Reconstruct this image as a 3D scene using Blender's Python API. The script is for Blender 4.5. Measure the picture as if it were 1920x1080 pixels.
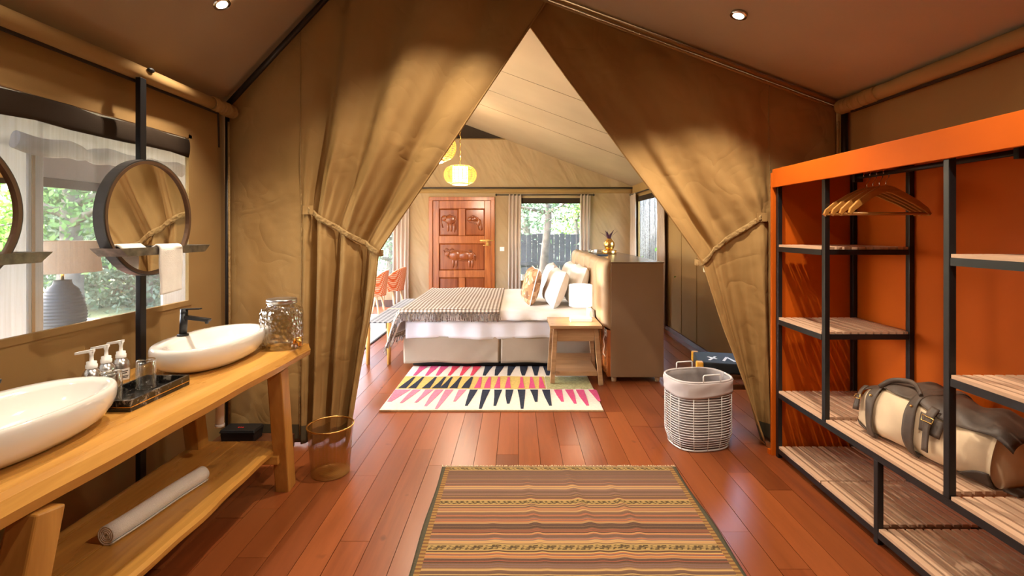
import bpy, math, random
import numpy as np
from mathutils import Vector, Matrix, Euler
from mathutils import noise as mnoise

for _o in list(bpy.data.objects):
    bpy.data.objects.remove(_o)
scene = bpy.context.scene
col = scene.collection
R = math.radians
PI = math.pi
rnd = random.Random(11)

# ---------------------------------------------------------------- camera
cd = bpy.data.cameras.new('camera')
cam = bpy.data.objects.new('camera', cd)
col.objects.link(cam)
cam.location = (0, 0, 1.45)
cam.rotation_euler = (R(90), 0, 0)
cd.sensor_width = 36.0
cd.lens = 36.0 * 910.0 / 1920.0
cd.shift_x = -10.0 / 1920.0
cd.shift_y = -108.0 / 1920.0
cd.clip_start = 0.05
cd.clip_end = 300
scene.camera = cam

# ---------------------------------------------------------------- world, sun, exposure
world = bpy.data.worlds.new('sky')
scene.world = world
world.use_nodes = True
wn = world.node_tree.nodes
wl = world.node_tree.links
wn.clear()
wo = wn.new('ShaderNodeOutputWorld')
wb = wn.new('ShaderNodeBackground')
ws = wn.new('ShaderNodeTexSky')
ws.sky_type = 'NISHITA'
ws.sun_disc = False
ws.sun_elevation = R(48)
ws.sun_rotation = R(-70)
ws.air_density = 1.0
ws.dust_density = 3.0
ws.ozone_density = 1.0
wb.inputs['Strength'].default_value = 3.4
wl.new(ws.outputs[0], wb.inputs[0])
wl.new(wb.outputs[0], wo.inputs[0])

sd = bpy.data.lights.new('sun', 'SUN')
sun = bpy.data.objects.new('sun', sd)
col.objects.link(sun)
sd.energy = 10.0
sd.angle = R(6)
sd.color = (1.0, 0.95, 0.86)
sun.rotation_euler = Euler((R(38), R(-34), 0))

scene.view_settings.view_transform = 'Standard'
scene.view_settings.look = 'None'
scene.view_settings.exposure = 0.9
scene.view_settings.gamma = 1.0
scene.view_settings.use_curve_mapping = False
scene.cycles.use_denoising = True
scene.cycles.max_bounces = 8
scene.cycles.transparent_max_bounces = 12
scene.cycles.sample_clamp_indirect = 6.0

DOWNLIGHT_W = 56.0
PENDANT_W = 24.0
WARM = (1.0, 0.85, 0.66)

# ---------------------------------------------------------------- node helpers
def setin(node, key, val, lk):
    s = node.inputs[key]
    if hasattr(val, 'is_output'):
        lk.new(val, s)
    elif isinstance(val, (tuple, list)) and len(val) == 3 and s.type == 'RGBA':
        s.default_value = (*val, 1)
    else:
        s.default_value = val

class G:
    """one material's node graph"""
    def __init__(s, name):
        s.m = bpy.data.materials.new(name)
        s.m.use_nodes = True
        s.t = s.m.node_tree
        s.t.nodes.clear()
        s.out = s.t.nodes.new('ShaderNodeOutputMaterial')
    def n(s, typ, ins=None, out=0, **attrs):
        nd = s.t.nodes.new('ShaderNode' + typ)
        for k, v in attrs.items():
            setattr(nd, k, v)
        for k, v in (ins or {}).items():
            setin(nd, k, v, s.t.links)
        return nd.outputs[out]
    def math(s, op, a, b=0.0, c=0.0):
        return s.n('Math', {0: a, 1: b, 2: c}, operation=op)
    def mix(s, f, a, b):
        nd = s.t.nodes.new('ShaderNodeMix')
        nd.data_type = 'RGBA'
        setin(nd, 0, f, s.t.links)
        setin(nd, 6, a, s.t.links)
        setin(nd, 7, b, s.t.links)
        return nd.outputs[2]
    def obj(s):
        return s.n('TexCoord', out=3)
    def gen(s):
        return s.n('TexCoord', out=0)
    def pos(s):
        return s.n('NewGeometry', out=0)
    def mapping(s, v, scale=(1, 1, 1), loc=(0, 0, 0), rot=(0, 0, 0)):
        return s.n('Mapping', {0: v, 'Location': loc, 'Rotation': rot, 'Scale': scale})
    def noise(s, v, scale=5, detail=3, rough=0.5, dist=0.0, out=0):
        return s.n('TexNoise', {'Vector': v, 'Scale': scale, 'Detail': detail, 'Roughness': rough, 'Distortion': dist}, out=out)
    def ramp(s, f, stops, interp='LINEAR'):
        nd = s.t.nodes.new('ShaderNodeValToRGB')
        nd.color_ramp.interpolation = interp
        e = nd.color_ramp.elements
        while len(e) < len(stops):
            e.new(0.5)
        for i, (p, c) in enumerate(stops):
            e[i].position = p
            e[i].color = (*c, 1) if len(c) == 3 else c
        s.t.links.new(f, nd.inputs[0])
        return nd.outputs[0]
    def sep(s, v):
        nd = s.t.nodes.new('ShaderNodeSeparateXYZ')
        s.t.links.new(v, nd.inputs[0])
        return nd.outputs
    def bump(s, h, strength=0.3, dist=0.01):
        return s.n('Bump', {'Height': h, 'Strength': strength, 'Distance': dist})
    def bsdf(s, color, rough=0.6, metal=0.0, normal=None, **kw):
        nd = s.t.nodes.new('ShaderNodeBsdfPrincipled')
        setin(nd, 'Base Color', color, s.t.links)
        setin(nd, 'Roughness', rough, s.t.links)
        setin(nd, 'Metallic', metal, s.t.links)
        if normal is not None:
            s.t.links.new(normal, nd.inputs['Normal'])
        for k, v in kw.items():
            setin(nd, k.replace('_', ' '), v, s.t.links)
        s.t.links.new(nd.outputs[0], s.out.inputs[0])
        return nd.outputs[0]
    def finish(s, shader):
        s.t.links.new(shader, s.out.inputs[0])
        return s.m

def plain(name, c, rough=0.5, metal=0.0, var=0.10, scale=9.0, bump=0.0, bscale=60, **kw):
    g = G(name)
    o = g.obj()
    nz = g.noise(o, scale, 4)
    lo = tuple(x * (1 - var) for x in c)
    hi = tuple(min(1, x * (1 + var)) for x in c)
    cc = g.ramp(nz, [(0.3, lo), (0.7, hi)])
    nm = None
    if bump:
        nm = g.bump(g.noise(o, bscale, 3), bump, 0.004)
    g.bsdf(cc, rough, metal, nm, **kw)
    return g.m

def canvas(name, c, wr=0.35, wscale=1.6, rough=0.85, stretch=(1, 1, 1), through=0.0, rot=0.0, crease=0.0):
    g = G(name)
    o = g.pos()
    big = g.noise(o, 1.1, 3)
    cc = g.ramp(big, [(0.25, tuple(x * 0.88 for x in c)), (0.75, tuple(min(1, x * 1.08) for x in c))])
    fine = g.noise(o, 260, 2)
    cc = g.mix(g.math('MULTIPLY', fine, 0.25), cc, tuple(x * 0.7 for x in c))
    w = g.noise(g.mapping(g.mapping(o, rot=(0, rot, 0)), stretch), wscale, 3, 0.5, 0.4)
    h = g.math('ADD', w, g.math('MULTIPLY', fine, 0.012))
    if crease:
        cr = g.noise(o, 3.4, 2, 0.55, 0.6)
        h = g.math('SUBTRACT', h, g.math('MULTIPLY', g.math('POWER', g.math('SUBTRACT', 1.0, g.math('MULTIPLY', g.math('ABSOLUTE', g.math('SUBTRACT', cr, 0.5)), 5.0)), 3.0), crease))
    sh = g.bsdf(cc, rough, 0.0, g.bump(h, wr, 0.12), Specular_IOR_Level=0.15)
    if through:
        g.finish(g.n('MixShader', {0: through, 1: sh, 2: g.n('BsdfTranslucent', {'Color': cc})}))
    return g.m

def wood(name, lo, hi, rough=0.4, axis=1, scale=1.0, rand=False, knots=True, spec=0.5):
    g = G(name)
    o = g.obj()
    if rand:
        r = g.n('ObjectInfo', out=5)
        off = g.n('CombineXYZ', {0: g.math('MULTIPLY', r, 37.0), 1: g.math('MULTIPLY', r, 61.0), 2: 0.0})
        o = g.n('VectorMath', {0: o, 1: off}, operation='ADD')
    sc = [14.0 * scale] * 3
    sc[axis] = 1.1 * scale
    m = g.mapping(o, tuple(sc))
    a = g.noise(m, 1.0, 5, 0.6, 0.7)
    f = g.noise(g.mapping(o, tuple(x * 5 for x in sc)), 1.0, 3, 0.6)
    v = g.math('ADD', g.math('MULTIPLY', a, 0.75), g.math('MULTIPLY', f, 0.25))
    cc = g.ramp(v, [(0.30, lo), (0.70, hi)])
    if rand:
        cc = g.mix(g.math('MULTIPLY', r, 0.8), cc, tuple(x * 0.42 for x in hi))
        r2 = g.n('TexWhiteNoise', {'W': r}, out=0, noise_dimensions='1D')
        cc = g.mix(g.math('MULTIPLY', r2, 0.5), cc, (min(1, hi[0] * 1.25), hi[1] * 1.45, hi[2] * 1.4))
    if knots:
        k = g.noise(g.mapping(o, (3.2 * scale, 3.2 * scale, 3.2 * scale)), 2.1, 2)
        cc = g.mix(g.ramp(k, [(0.70, (0, 0, 0)), (0.78, (0.8, 0.8, 0.8))]), cc, tuple(x * 0.35 for x in lo))
    rr = g.math('ADD', g.math('MULTIPLY', a, 0.10), rough - 0.05)
    g.bsdf(cc, rr, 0.0, g.bump(a, 0.03, 0.004), Specular_IOR_Level=spec)
    return g.m

# ---------------------------------------------------------------- materials
MAT = {}
MAT['canvas'] = canvas('canvas_tan', (0.37, 0.226, 0.090), wr=0.18)
MAT['canvas_smooth'] = canvas('canvas_roof', (0.44, 0.335, 0.225), wr=0.08, wscale=0.9)
MAT['canvas_curtain'] = canvas('canvas_curtain', (0.40, 0.240, 0.090), wr=0.30, wscale=2.2, rough=0.7, crease=0.06)
MAT['canvas_wrinkled'] = canvas('canvas_wrinkled', (0.43, 0.30, 0.17), wr=0.9, wscale=0.9, stretch=(2.6, 1, 0.8), rot=R(28))
MAT['canvas_grey'] = canvas('canvas_grey', (0.66, 0.63, 0.60), wr=0.3, wscale=2.0, through=0.5)
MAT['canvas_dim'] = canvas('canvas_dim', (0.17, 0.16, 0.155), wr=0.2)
MAT['strap'] = canvas('canvas_strap', (0.39, 0.25, 0.105), wr=0.3, wscale=30)
MAT['dark_cloth'] = canvas('dark_cloth', (0.045, 0.030, 0.020), wr=0.3)
MAT['dark_pole'] = plain('dark_pole', (0.028, 0.022, 0.018), 0.35, 0.3)
MAT['plank'] = wood('red_floorboard', (0.115, 0.022, 0.006), (0.30, 0.074, 0.020), 0.31, 1, 0.9, rand=True)
MAT['gap'] = plain('floor_gap', (0.02, 0.008, 0.004), 0.8)
MAT['oak'] = wood('honey_wood', (0.42, 0.18, 0.032), (0.72, 0.375, 0.085), 0.28, 1, 0.8)
MAT['oak_leg'] = wood('honey_wood_leg', (0.40, 0.175, 0.032), (0.64, 0.32, 0.075), 0.34, 2, 0.8)
MAT['slat'] = wood('pale_slat', (0.52, 0.32, 0.20), (0.70, 0.47, 0.32), 0.42, 1, 1.0, knots=False)
MAT['nightwood'] = wood('nightstand_wood', (0.26, 0.14, 0.06), (0.50, 0.30, 0.15), 0.35, 0, 1.0)
MAT['darkwood'] = wood('dark_wood', (0.06, 0.02, 0.008), (0.16, 0.055, 0.02), 0.4, 2, 1.0)
MAT['doorwood'] = wood('door_wood', (0.22, 0.052, 0.012), (0.50, 0.150, 0.030), 0.24, 2, 0.9)
MAT['doorpanel'] = wood('door_panel_wood', (0.17, 0.038, 0.010), (0.34, 0.088, 0.020), 0.20, 2, 0.9)
MAT['palewood'] = wood('pale_wood', (0.52, 0.34, 0.18), (0.72, 0.52, 0.32), 0.4, 2, 1.0)
MAT['hangerwood'] = wood('hanger_wood', (0.40, 0.17, 0.035), (0.60, 0.29, 0.07), 0.3, 0, 1.0, knots=False)
MAT['orange'] = plain('orange_board', (0.54, 0.100, 0.005), 0.55, 0, 0.06, 3, Specular_IOR_Level=0.15)
MAT['blackmetal'] = plain('black_steel', (0.012, 0.012, 0.014), 0.38, 0.2, 0.2)
MAT['blackmatte'] = plain('matte_black', (0.010, 0.010, 0.011), 0.45)
MAT['ceramic'] = plain('white_ceramic', (0.86, 0.83, 0.79), 0.08, 0, 0.02, 3, Coat_Weight=0.6, Coat_Roughness=0.03)
MAT['galv'] = plain('galvanised_tray', (0.20, 0.17, 0.14), 0.42, 0.8, 0.35, 30)
MAT['framewood'] = plain('mirror_lip', (0.11, 0.055, 0.028), 0.4)
MAT['frameside'] = plain('mirror_rim', (0.075, 0.072, 0.075), 0.4, 0.5)
MAT['chrome'] = plain('chrome', (0.75, 0.75, 0.76), 0.15, 1.0, 0.02)
MAT['alu'] = plain('brushed_aluminium', (0.62, 0.62, 0.63), 0.28, 1.0, 0.04)
MAT['gold'] = plain('brass', (0.78, 0.50, 0.16), 0.25, 1.0, 0.08)
MAT['white_plastic'] = plain('white_plastic', (0.85, 0.84, 0.82), 0.35, 0, 0.03)
MAT['towel'] = plain('white_towel', (0.88, 0.85, 0.81), 0.95, 0, 0.04, 20, bump=0.5, bscale=240)
MAT['linen'] = plain('white_linen', (0.82, 0.80, 0.78), 0.85, 0, 0.03, 6, bump=0.25, bscale=9)
MAT['sheet'] = plain('white_sheet', (0.84, 0.82, 0.84), 0.8, 0, 0.02, 6, bump=0.3, bscale=12)
MAT['taupe'] = plain('taupe_fabric', (0.40, 0.31, 0.22), 0.8, 0, 0.06, 4, bump=0.4, bscale=7)
MAT['headleather'] = plain('tan_upholstery', (0.43, 0.29, 0.17), 0.55, 0, 0.05, 5)
MAT['cabinet'] = plain('brown_cabinet', (0.26, 0.165, 0.09), 0.45, 0, 0.05, 4)
MAT['cabtop'] = plain('cabinet_top', (0.20, 0.14, 0.09), 0.22, 0, 0.05, 4)
MAT['drape'] = plain('mauve_drape', (0.46, 0.36, 0.29), 0.85, 0, 0.05, 3)
MAT['bagcanvas'] = plain('bag_canvas', (0.66, 0.50, 0.33), 0.85, 0, 0.10, 7, bump=0.35, bscale=14)
MAT['leather'] = plain('grey_brown_leather', (0.075, 0.050, 0.036), 0.55, 0, 0.35, 12, bump=0.3, bscale=40)
MAT['whitewire'] = plain('white_wire', (0.74, 0.73, 0.72), 0.4, 0.1, 0.03)
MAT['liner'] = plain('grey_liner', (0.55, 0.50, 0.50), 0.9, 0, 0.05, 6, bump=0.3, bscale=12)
MAT['liner_shaded'] = plain('liner_gap_shade', (0.26, 0.23, 0.23), 0.9, 0, 0.3, 6)  # darkened copy of the liner: shade between the wires put into its colour
MAT['sage'] = plain('pale_rug', (0.55, 0.52, 0.44), 0.95, 0, 0.1, 40)
MAT['darkbinding'] = plain('dark_binding', (0.05, 0.04, 0.035), 0.9)
MAT['grey_paint'] = plain('grey_paint', (0.52, 0.49, 0.45), 0.5)
MAT['stitch'] = plain('stitching', (0.13, 0.085, 0.05), 0.9)
MAT['red_cloth'] = plain('red_cloth', (0.45, 0.05, 0.07), 0.9)
MAT['plum'] = plain('plum_leaf', (0.05, 0.010, 0.030), 0.5)
MAT['terracotta'] = plain('lamp_pottery', (0.05, 0.045, 0.042), 0.7, 0, 0.2, 18)
MAT['yellow_tag'] = plain('amber_plastic', (0.75, 0.36, 0.03), 0.4)
MAT['slate'] = plain('slate_box', (0.010, 0.013, 0.015), 0.7)
MAT['soil'] = plain('ground_soil', (0.16, 0.17, 0.07), 0.95, 0, 0.5, 0.7)
MAT['bark'] = plain('bark', (0.15, 0.12, 0.095), 0.9, 0, 0.4, 8, bump=0.6, bscale=22)
MAT['fence'] = plain('fence_board', (0.045, 0.045, 0.050), 0.8, 0, 0.3, 5)
MAT['reed'] = plain('reed', (0.055, 0.058, 0.055), 0.8, 0, 0.9, 30)
MAT['led'] = plain('red_mark', (0.6, 0.02, 0.02), 0.5)

def emit(name, c, strength):
    g = G(name)
    e = g.n('Emission', {'Color': c, 'Strength': strength})
    return g.finish(e)
MAT['lens'] = emit('downlight_glow', (1.0, 0.80, 0.52), 40.0)

def glowcloth(name, c, strength):
    g = G(name)
    nz = g.noise(g.obj(), 14, 3)
    b = g.bsdf(c, 0.8)
    e = g.n('Emission', {'Color': c, 'Strength': g.math('ADD', g.math('MULTIPLY', nz, 0.3 * strength), 0.85 * strength)})
    return g.finish(g.n('AddShader', {0: b, 1: e}))
MAT['shade_white'] = glowcloth('lit_white_shade', (1.0, 0.93, 0.82), 1.05)
MAT['wicker_lit'] = glowcloth('lit_wicker', (0.95, 0.50, 0.09), 0.36)
MAT['shade_inner'] = glowcloth('lit_paper_drum', (1.0, 0.90, 0.74), 1.6)
MAT['alabaster'] = glowcloth('alabaster', (0.95, 0.86, 0.70), 0.25)

def mk_glass(name, tint=(0.97, 0.98, 0.97), rough=0.02, bump=False):
    # thin blown glass: mostly clear, bright at grazing angles
    g = G(name)
    nm = None
    if bump:
        v = g.n('TexVoronoi', {'Vector': g.mapping(g.obj(), (1, 1, 0.8)), 'Scale': 52.0}, out=0)
        nm = g.bump(v, 0.6, 0.012)
    tr = g.n('BsdfTransparent', {'Color': tint})
    gi = {'Color': (1, 1, 1), 'Roughness': rough}
    if nm is not None:
        gi['Normal'] = nm
    gl = g.n('BsdfGlossy', gi)
    li = {'Blend': 0.35 if not bump else 0.45}
    if nm is not None:
        li['Normal'] = nm
    fr = g.n('LayerWeight', li, out=1)
    fr = g.math('ADD', g.math('MULTIPLY', fr, 0.85), 0.07)
    return g.finish(g.n('MixShader', {0: fr, 1: tr, 2: gl}))
MAT['glass'] = mk_glass('clear_glass')
MAT['glass_cut'] = mk_glass('patterned_glass', (0.72, 0.72, 0.69), 0.08, True)

def mk_mirror():
    g = G('mirror_glass')
    nz = g.noise(g.obj(), 3, 2)
    g.bsdf((0.88, 0.88, 0.87), g.math('MULTIPLY', nz, 0.01), 1.0)
    return g.m
MAT['mirror'] = mk_mirror()

def mk_screen(name, c, clear, scale=420.0, gloss=0.0):
    g = G(name)
    o = g.obj()
    st = g.noise(g.mapping(o, (60, 60, 1.2)), 2.0, 3)
    d = g.n('BsdfDiffuse', {'Color': c})
    t = g.n('BsdfTransparent', {'Color': (1, 1, 1)})
    f = g.math('ADD', g.math('MULTIPLY', st, 0.22), clear - 0.11)
    sh = g.n('MixShader', {0: f, 1: d, 2: t})
    if gloss:
        gl = g.n('BsdfGlossy', {'Roughness': 0.1})
        sh = g.n('MixShader', {0: gloss, 1: sh, 2: gl})
    return g.finish(sh)
MAT['mesh'] = mk_screen('insect_mesh', (0.30, 0.31, 0.32), 0.76)
MAT['pane'] = mk_screen('window_screen', (0.22, 0.26, 0.28), 0.86, gloss=0.02)
MAT['goldmesh'] = None

def mk_goldmesh():
    g = G('brass_mesh')
    o = g.obj()
    x, y, z = g.sep(o)
    ang = g.math('ARCTAN2', y, x)
    a = g.math('SINE', g.math('MULTIPLY', ang, 240.0))
    b = g.math('SINE', g.math('MULTIPLY', z, 1500.0))
    m = g.math('MAXIMUM', g.math('GREATER_THAN', a, 0.25), g.math('GREATER_THAN', b, 0.25))
    gl = g.n('BsdfPrincipled', {'Base Color': (0.50, 0.29, 0.08), 'Metallic': 0.9, 'Roughness': 0.4})
    t = g.n('BsdfTransparent', {})
    return g.finish(g.n('MixShader', {0: g.math('MULTIPLY', m, 0.64), 1: t, 2: gl}))
MAT['goldmesh'] = mk_goldmesh()

def mk_marble():
    g = G('black_marble')
    o = g.obj()
    v = g.noise(o, 16, 6, 0.7, 1.5)
    cc = g.ramp(v, [(0.50, (0.012, 0.011, 0.010)), (0.60, (0.035, 0.03, 0.028)), (0.66, (0.30, 0.26, 0.22)), (0.70, (0.02, 0.018, 0.016))])
    g.bsdf(cc, 0.16)
    return g.m
MAT['marble'] = mk_marble()

def mk_kilim():
    g = G('striped_kilim')
    x, y, z = g.sep(g.obj())
    w = g.noise(g.obj(), 2.4, 3)
    yy = g.math('ADD', y, g.math('MULTIPLY', w, 0.012))
    k = g.math('FLOOR', g.math('MULTIPLY', yy, 145.0))
    r1 = g.n('TexWhiteNoise', {'W': k}, noise_dimensions='1D')
    pal = [(0.0, (0.13, 0.062, 0.034)), (0.15, (0.33, 0.19, 0.085)), (0.28, (0.045, 0.022, 0.018)),
           (0.44, (0.40, 0.12, 0.04)), (0.54, (0.50, 0.32, 0.11)), (0.64, (0.15, 0.085, 0.085)),
           (0.80, (0.25, 0.065, 0.04)), (0.90, (0.46, 0.24, 0.085))]
    c = g.ramp(r1, pal, 'CONSTANT')
    kk = g.n('TexWhiteNoise', {'W': g.math('ADD', g.math('FLOOR', g.math('MULTIPLY', yy, 72.0)), 31.0)}, noise_dimensions='1D')
    c = g.mix(g.math('MULTIPLY', g.math('GREATER_THAN', kk, 0.55), 0.75), c, (0.050, 0.024, 0.022))
    # broad lighter and darker zones
    k2 = g.math('FLOOR', g.math('MULTIPLY', yy, 9.0))
    r2 = g.n('TexWhiteNoise', {'W': g.math('ADD', k2, 70.0)}, noise_dimensions='1D')
    c = g.mix(g.math('MULTIPLY', r2, 0.28), c, (0.34, 0.20, 0.14))
    # patterned bands
    ph = g.math('FRACT', g.math('MULTIPLY_ADD', y, 1 / 0.366, 0.5))
    dd = g.math('ABSOLUTE', g.math('SUBTRACT', ph, 0.5))
    band = g.math('LESS_THAN', dd, 0.062)
    core = g.math('LESS_THAN', dd, 0.040)
    s1 = g.math('SINE', g.math('ADD', g.math('MULTIPLY', x, 150.0), g.math('MULTIPLY', g.math('SINE', g.math('MULTIPLY', y, 170.0)), 2.2)))
    s2 = g.math('SINE', g.math('SUBTRACT', g.math('MULTIPLY', x, 75.0), g.math('MULTIPLY', g.math('COSINE', g.math('MULTIPLY', y, 300.0)), 1.8)))
    pat = g.math('GREATER_THAN', g.math('MULTIPLY', s1, s2), -0.05)
    bc = g.mix(g.math('MULTIPLY', pat, core), (0.36, 0.24, 0.085), (0.05, 0.034, 0.016))
    c = g.mix(band, c, bc)
    # border
    ed = g.math('GREATER_THAN', g.math('ABSOLUTE', x), 0.664)
    ed2 = g.math('GREATER_THAN', g.math('ABSOLUTE', x), 0.690)
    tw = g.math('GREATER_THAN', g.math('SINE', g.math('MULTIPLY', y, 260.0)), 0.0)
    c = g.mix(ed, c, g.mix(tw, (0.30, 0.17, 0.05), (0.16, 0.07, 0.025)))
    c = g.mix(ed2, c, (0.045, 0.05, 0.035))
    n2 = g.noise(g.mapping(g.obj(), (160, 420, 100)), 1.0, 2)
    c = g.mix(g.math('MULTIPLY', n2, 0.22), c, (0.40, 0.27, 0.16))
    h = g.math('ADD', g.math('MULTIPLY', g.math('SINE', g.math('MULTIPLY', yy, 578.0)), 0.3), n2)
    g.bsdf(c, 0.95, 0, g.bump(h, 0.35, 0.004), Specular_IOR_Level=0.1)
    return g.m
MAT['kilim'] = mk_kilim()
MAT['kilim_fringe'] = plain('kilim_fringe', (0.62, 0.50, 0.32), 0.95)

def mk_pile(name, c, var=0.25):
    g = G(name)
    o = g.obj()
    n1 = g.noise(o, 45, 4, 0.7)
    n2 = g.noise(o, 5, 3)
    cc = g.ramp(n1, [(0.3, tuple(x * (1 - var) for x in c)), (0.7, tuple(min(1, x * (1 + var * 0.5)) for x in c))])
    cc = g.mix(g.math('MULTIPLY', n2, 0.25), cc, tuple(x * 0.8 for x in c))
    g.bsdf(cc, 0.95, 0, g.bump(n1, 0.6, 0.006), Specular_IOR_Level=0.1)
    return g.m
MAT['pile_cream'] = mk_pile('cream_pile', (0.72, 0.66, 0.56), 0.12)
MAT['pile_navy'] = mk_pile('navy_pile', (0.030, 0.036, 0.055), 0.4)
MAT['pile_pink'] = mk_pile('pink_pile', (0.58, 0.085, 0.19), 0.25)
MAT['pile_lightpink'] = mk_pile('light_pink_pile', (0.66, 0.22, 0.30), 0.25)
MAT['pile_red'] = mk_pile('red_pile', (0.62, 0.060, 0.10), 0.25)
MAT['pile_yellow'] = mk_pile('mustard_pile', (0.62, 0.45, 0.14), 0.25)
MAT['pile_faded'] = mk_pile('faded_olive_pile', (0.42, 0.40, 0.20), 0.45)
MAT['pile_edge'] = mk_pile('rug_binding', (0.52, 0.36, 0.20), 0.2)

def mk_gingham():
    g = G('gingham_throw')
    x, y, z = g.sep(g.n('UVMap'))
    P = 2 * PI / 0.040
    a = g.math('GREATER_THAN', g.math('SINE', g.math('MULTIPLY', x, P)), 0.0)
    b = g.math('GREATER_THAN', g.math('SINE', g.math('MULTIPLY', y, P)), 0.0)
    s = g.math('MULTIPLY', g.math('ADD', a, b), 0.5)
    c = g.ramp(s, [(0.0, (0.80, 0.74, 0.66)), (0.4, (0.30, 0.21, 0.14)), (0.8, (0.055, 0.035, 0.025))], 'CONSTANT')
    n = g.noise(g.obj(), 90, 2)
    c = g.mix(g.math('MULTIPLY', n, 0.3), c, (0.6, 0.55, 0.5))
    g.bsdf(c, 0.95, 0, g.bump(n, 0.4, 0.004), Specular_IOR_Level=0.1)
    return g.m
MAT['gingham'] = mk_gingham()
MAT['fringe_dark'] = plain('throw_fringe', (0.26, 0.20, 0.17), 0.95, 0, 0.8, 60)

def mk_weave():
    g = G('woven_strap')
    x, y, z = g.sep(g.obj())
    a = g.math('GREATER_THAN', g.math('SINE', g.math('MULTIPLY', x, 110.0)), -0.2)
    b = g.math('GREATER_THAN', g.math('SINE', g.math('MULTIPLY', y, 110.0)), -0.2)
    c = g.mix(g.math('MULTIPLY', a, b), (0.42, 0.41, 0.40), (0.06, 0.06, 0.065))
    n = g.noise(g.obj(), 60, 2)
    g.bsdf(g.mix(g.math('MULTIPLY', n, 0.3), c, (0.2, 0.2, 0.2)), 0.8)
    return g.m
MAT['weave'] = mk_weave()

def mk_orangeprint():
    g = G('orange_print')
    x, y, z = g.sep(g.obj())
    zz = g.math('MULTIPLY', z, 230.0)
    w = g.math('SINE', g.math('ADD', g.math('MULTIPLY', g.math('ADD', x, y), 260.0), g.math('MULTIPLY', g.math('SINE', zz), 1.5)))
    c = g.mix(g.math('GREATER_THAN', w, 0.45), (0.68, 0.11, 0.018), (0.80, 0.58, 0.40))
    n = g.noise(g.obj(), 50, 2)
    g.bsdf(g.mix(g.math('MULTIPLY', n, 0.2), c, (0.5, 0.12, 0.03)), 0.8)
    return g.m
MAT['orangeprint'] = mk_orangeprint()
MAT['orangeseat'] = plain('orange_seat', (0.66, 0.09, 0.012), 0.8)

def mk_cushion():
    g = G('brown_print')
    o = g.obj()
    v = g.n('TexVoronoi', {'Vector': o, 'Scale': 24.0, 'Randomness': 0.7}, out=1)
    x, y, z = g.sep(v)
    c = g.ramp(x, [(0.0, (0.40, 0.20, 0.09)), (0.35, (0.55, 0.33, 0.18)), (0.6, (0.24, 0.11, 0.05)), (0.8, (0.66, 0.50, 0.38))], 'CONSTANT')
    g.bsdf(c, 0.85)
    return g.m
MAT['brownprint'] = mk_cushion()

def mk_leaf(name, a, b, c):
    g = G(name)
    r = g.n('NewGeometry', out=8)
    cc = g.ramp(r, [(0.0, a), (0.5, b), (1.0, c)])
    d = g.n('BsdfDiffuse', {'Color': cc})
    t = g.n('BsdfTranslucent', {'Color': cc})
    return g.finish(g.n('MixShader', {0: 0.4, 1: d, 2: t}))
MAT['leaf_a'] = mk_leaf('leaf_grey_green', (0.05, 0.09, 0.045), (0.15, 0.22, 0.13), (0.32, 0.40, 0.30))
MAT['leaf_b'] = mk_leaf('leaf_bright_green', (0.06, 0.14, 0.02), (0.17, 0.33, 0.05), (0.34, 0.52, 0.14))
MAT['leaf_c'] = mk_leaf('leaf_dark_green', (0.03, 0.07, 0.02), (0.09, 0.18, 0.05), (0.22, 0.36, 0.12))

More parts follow.
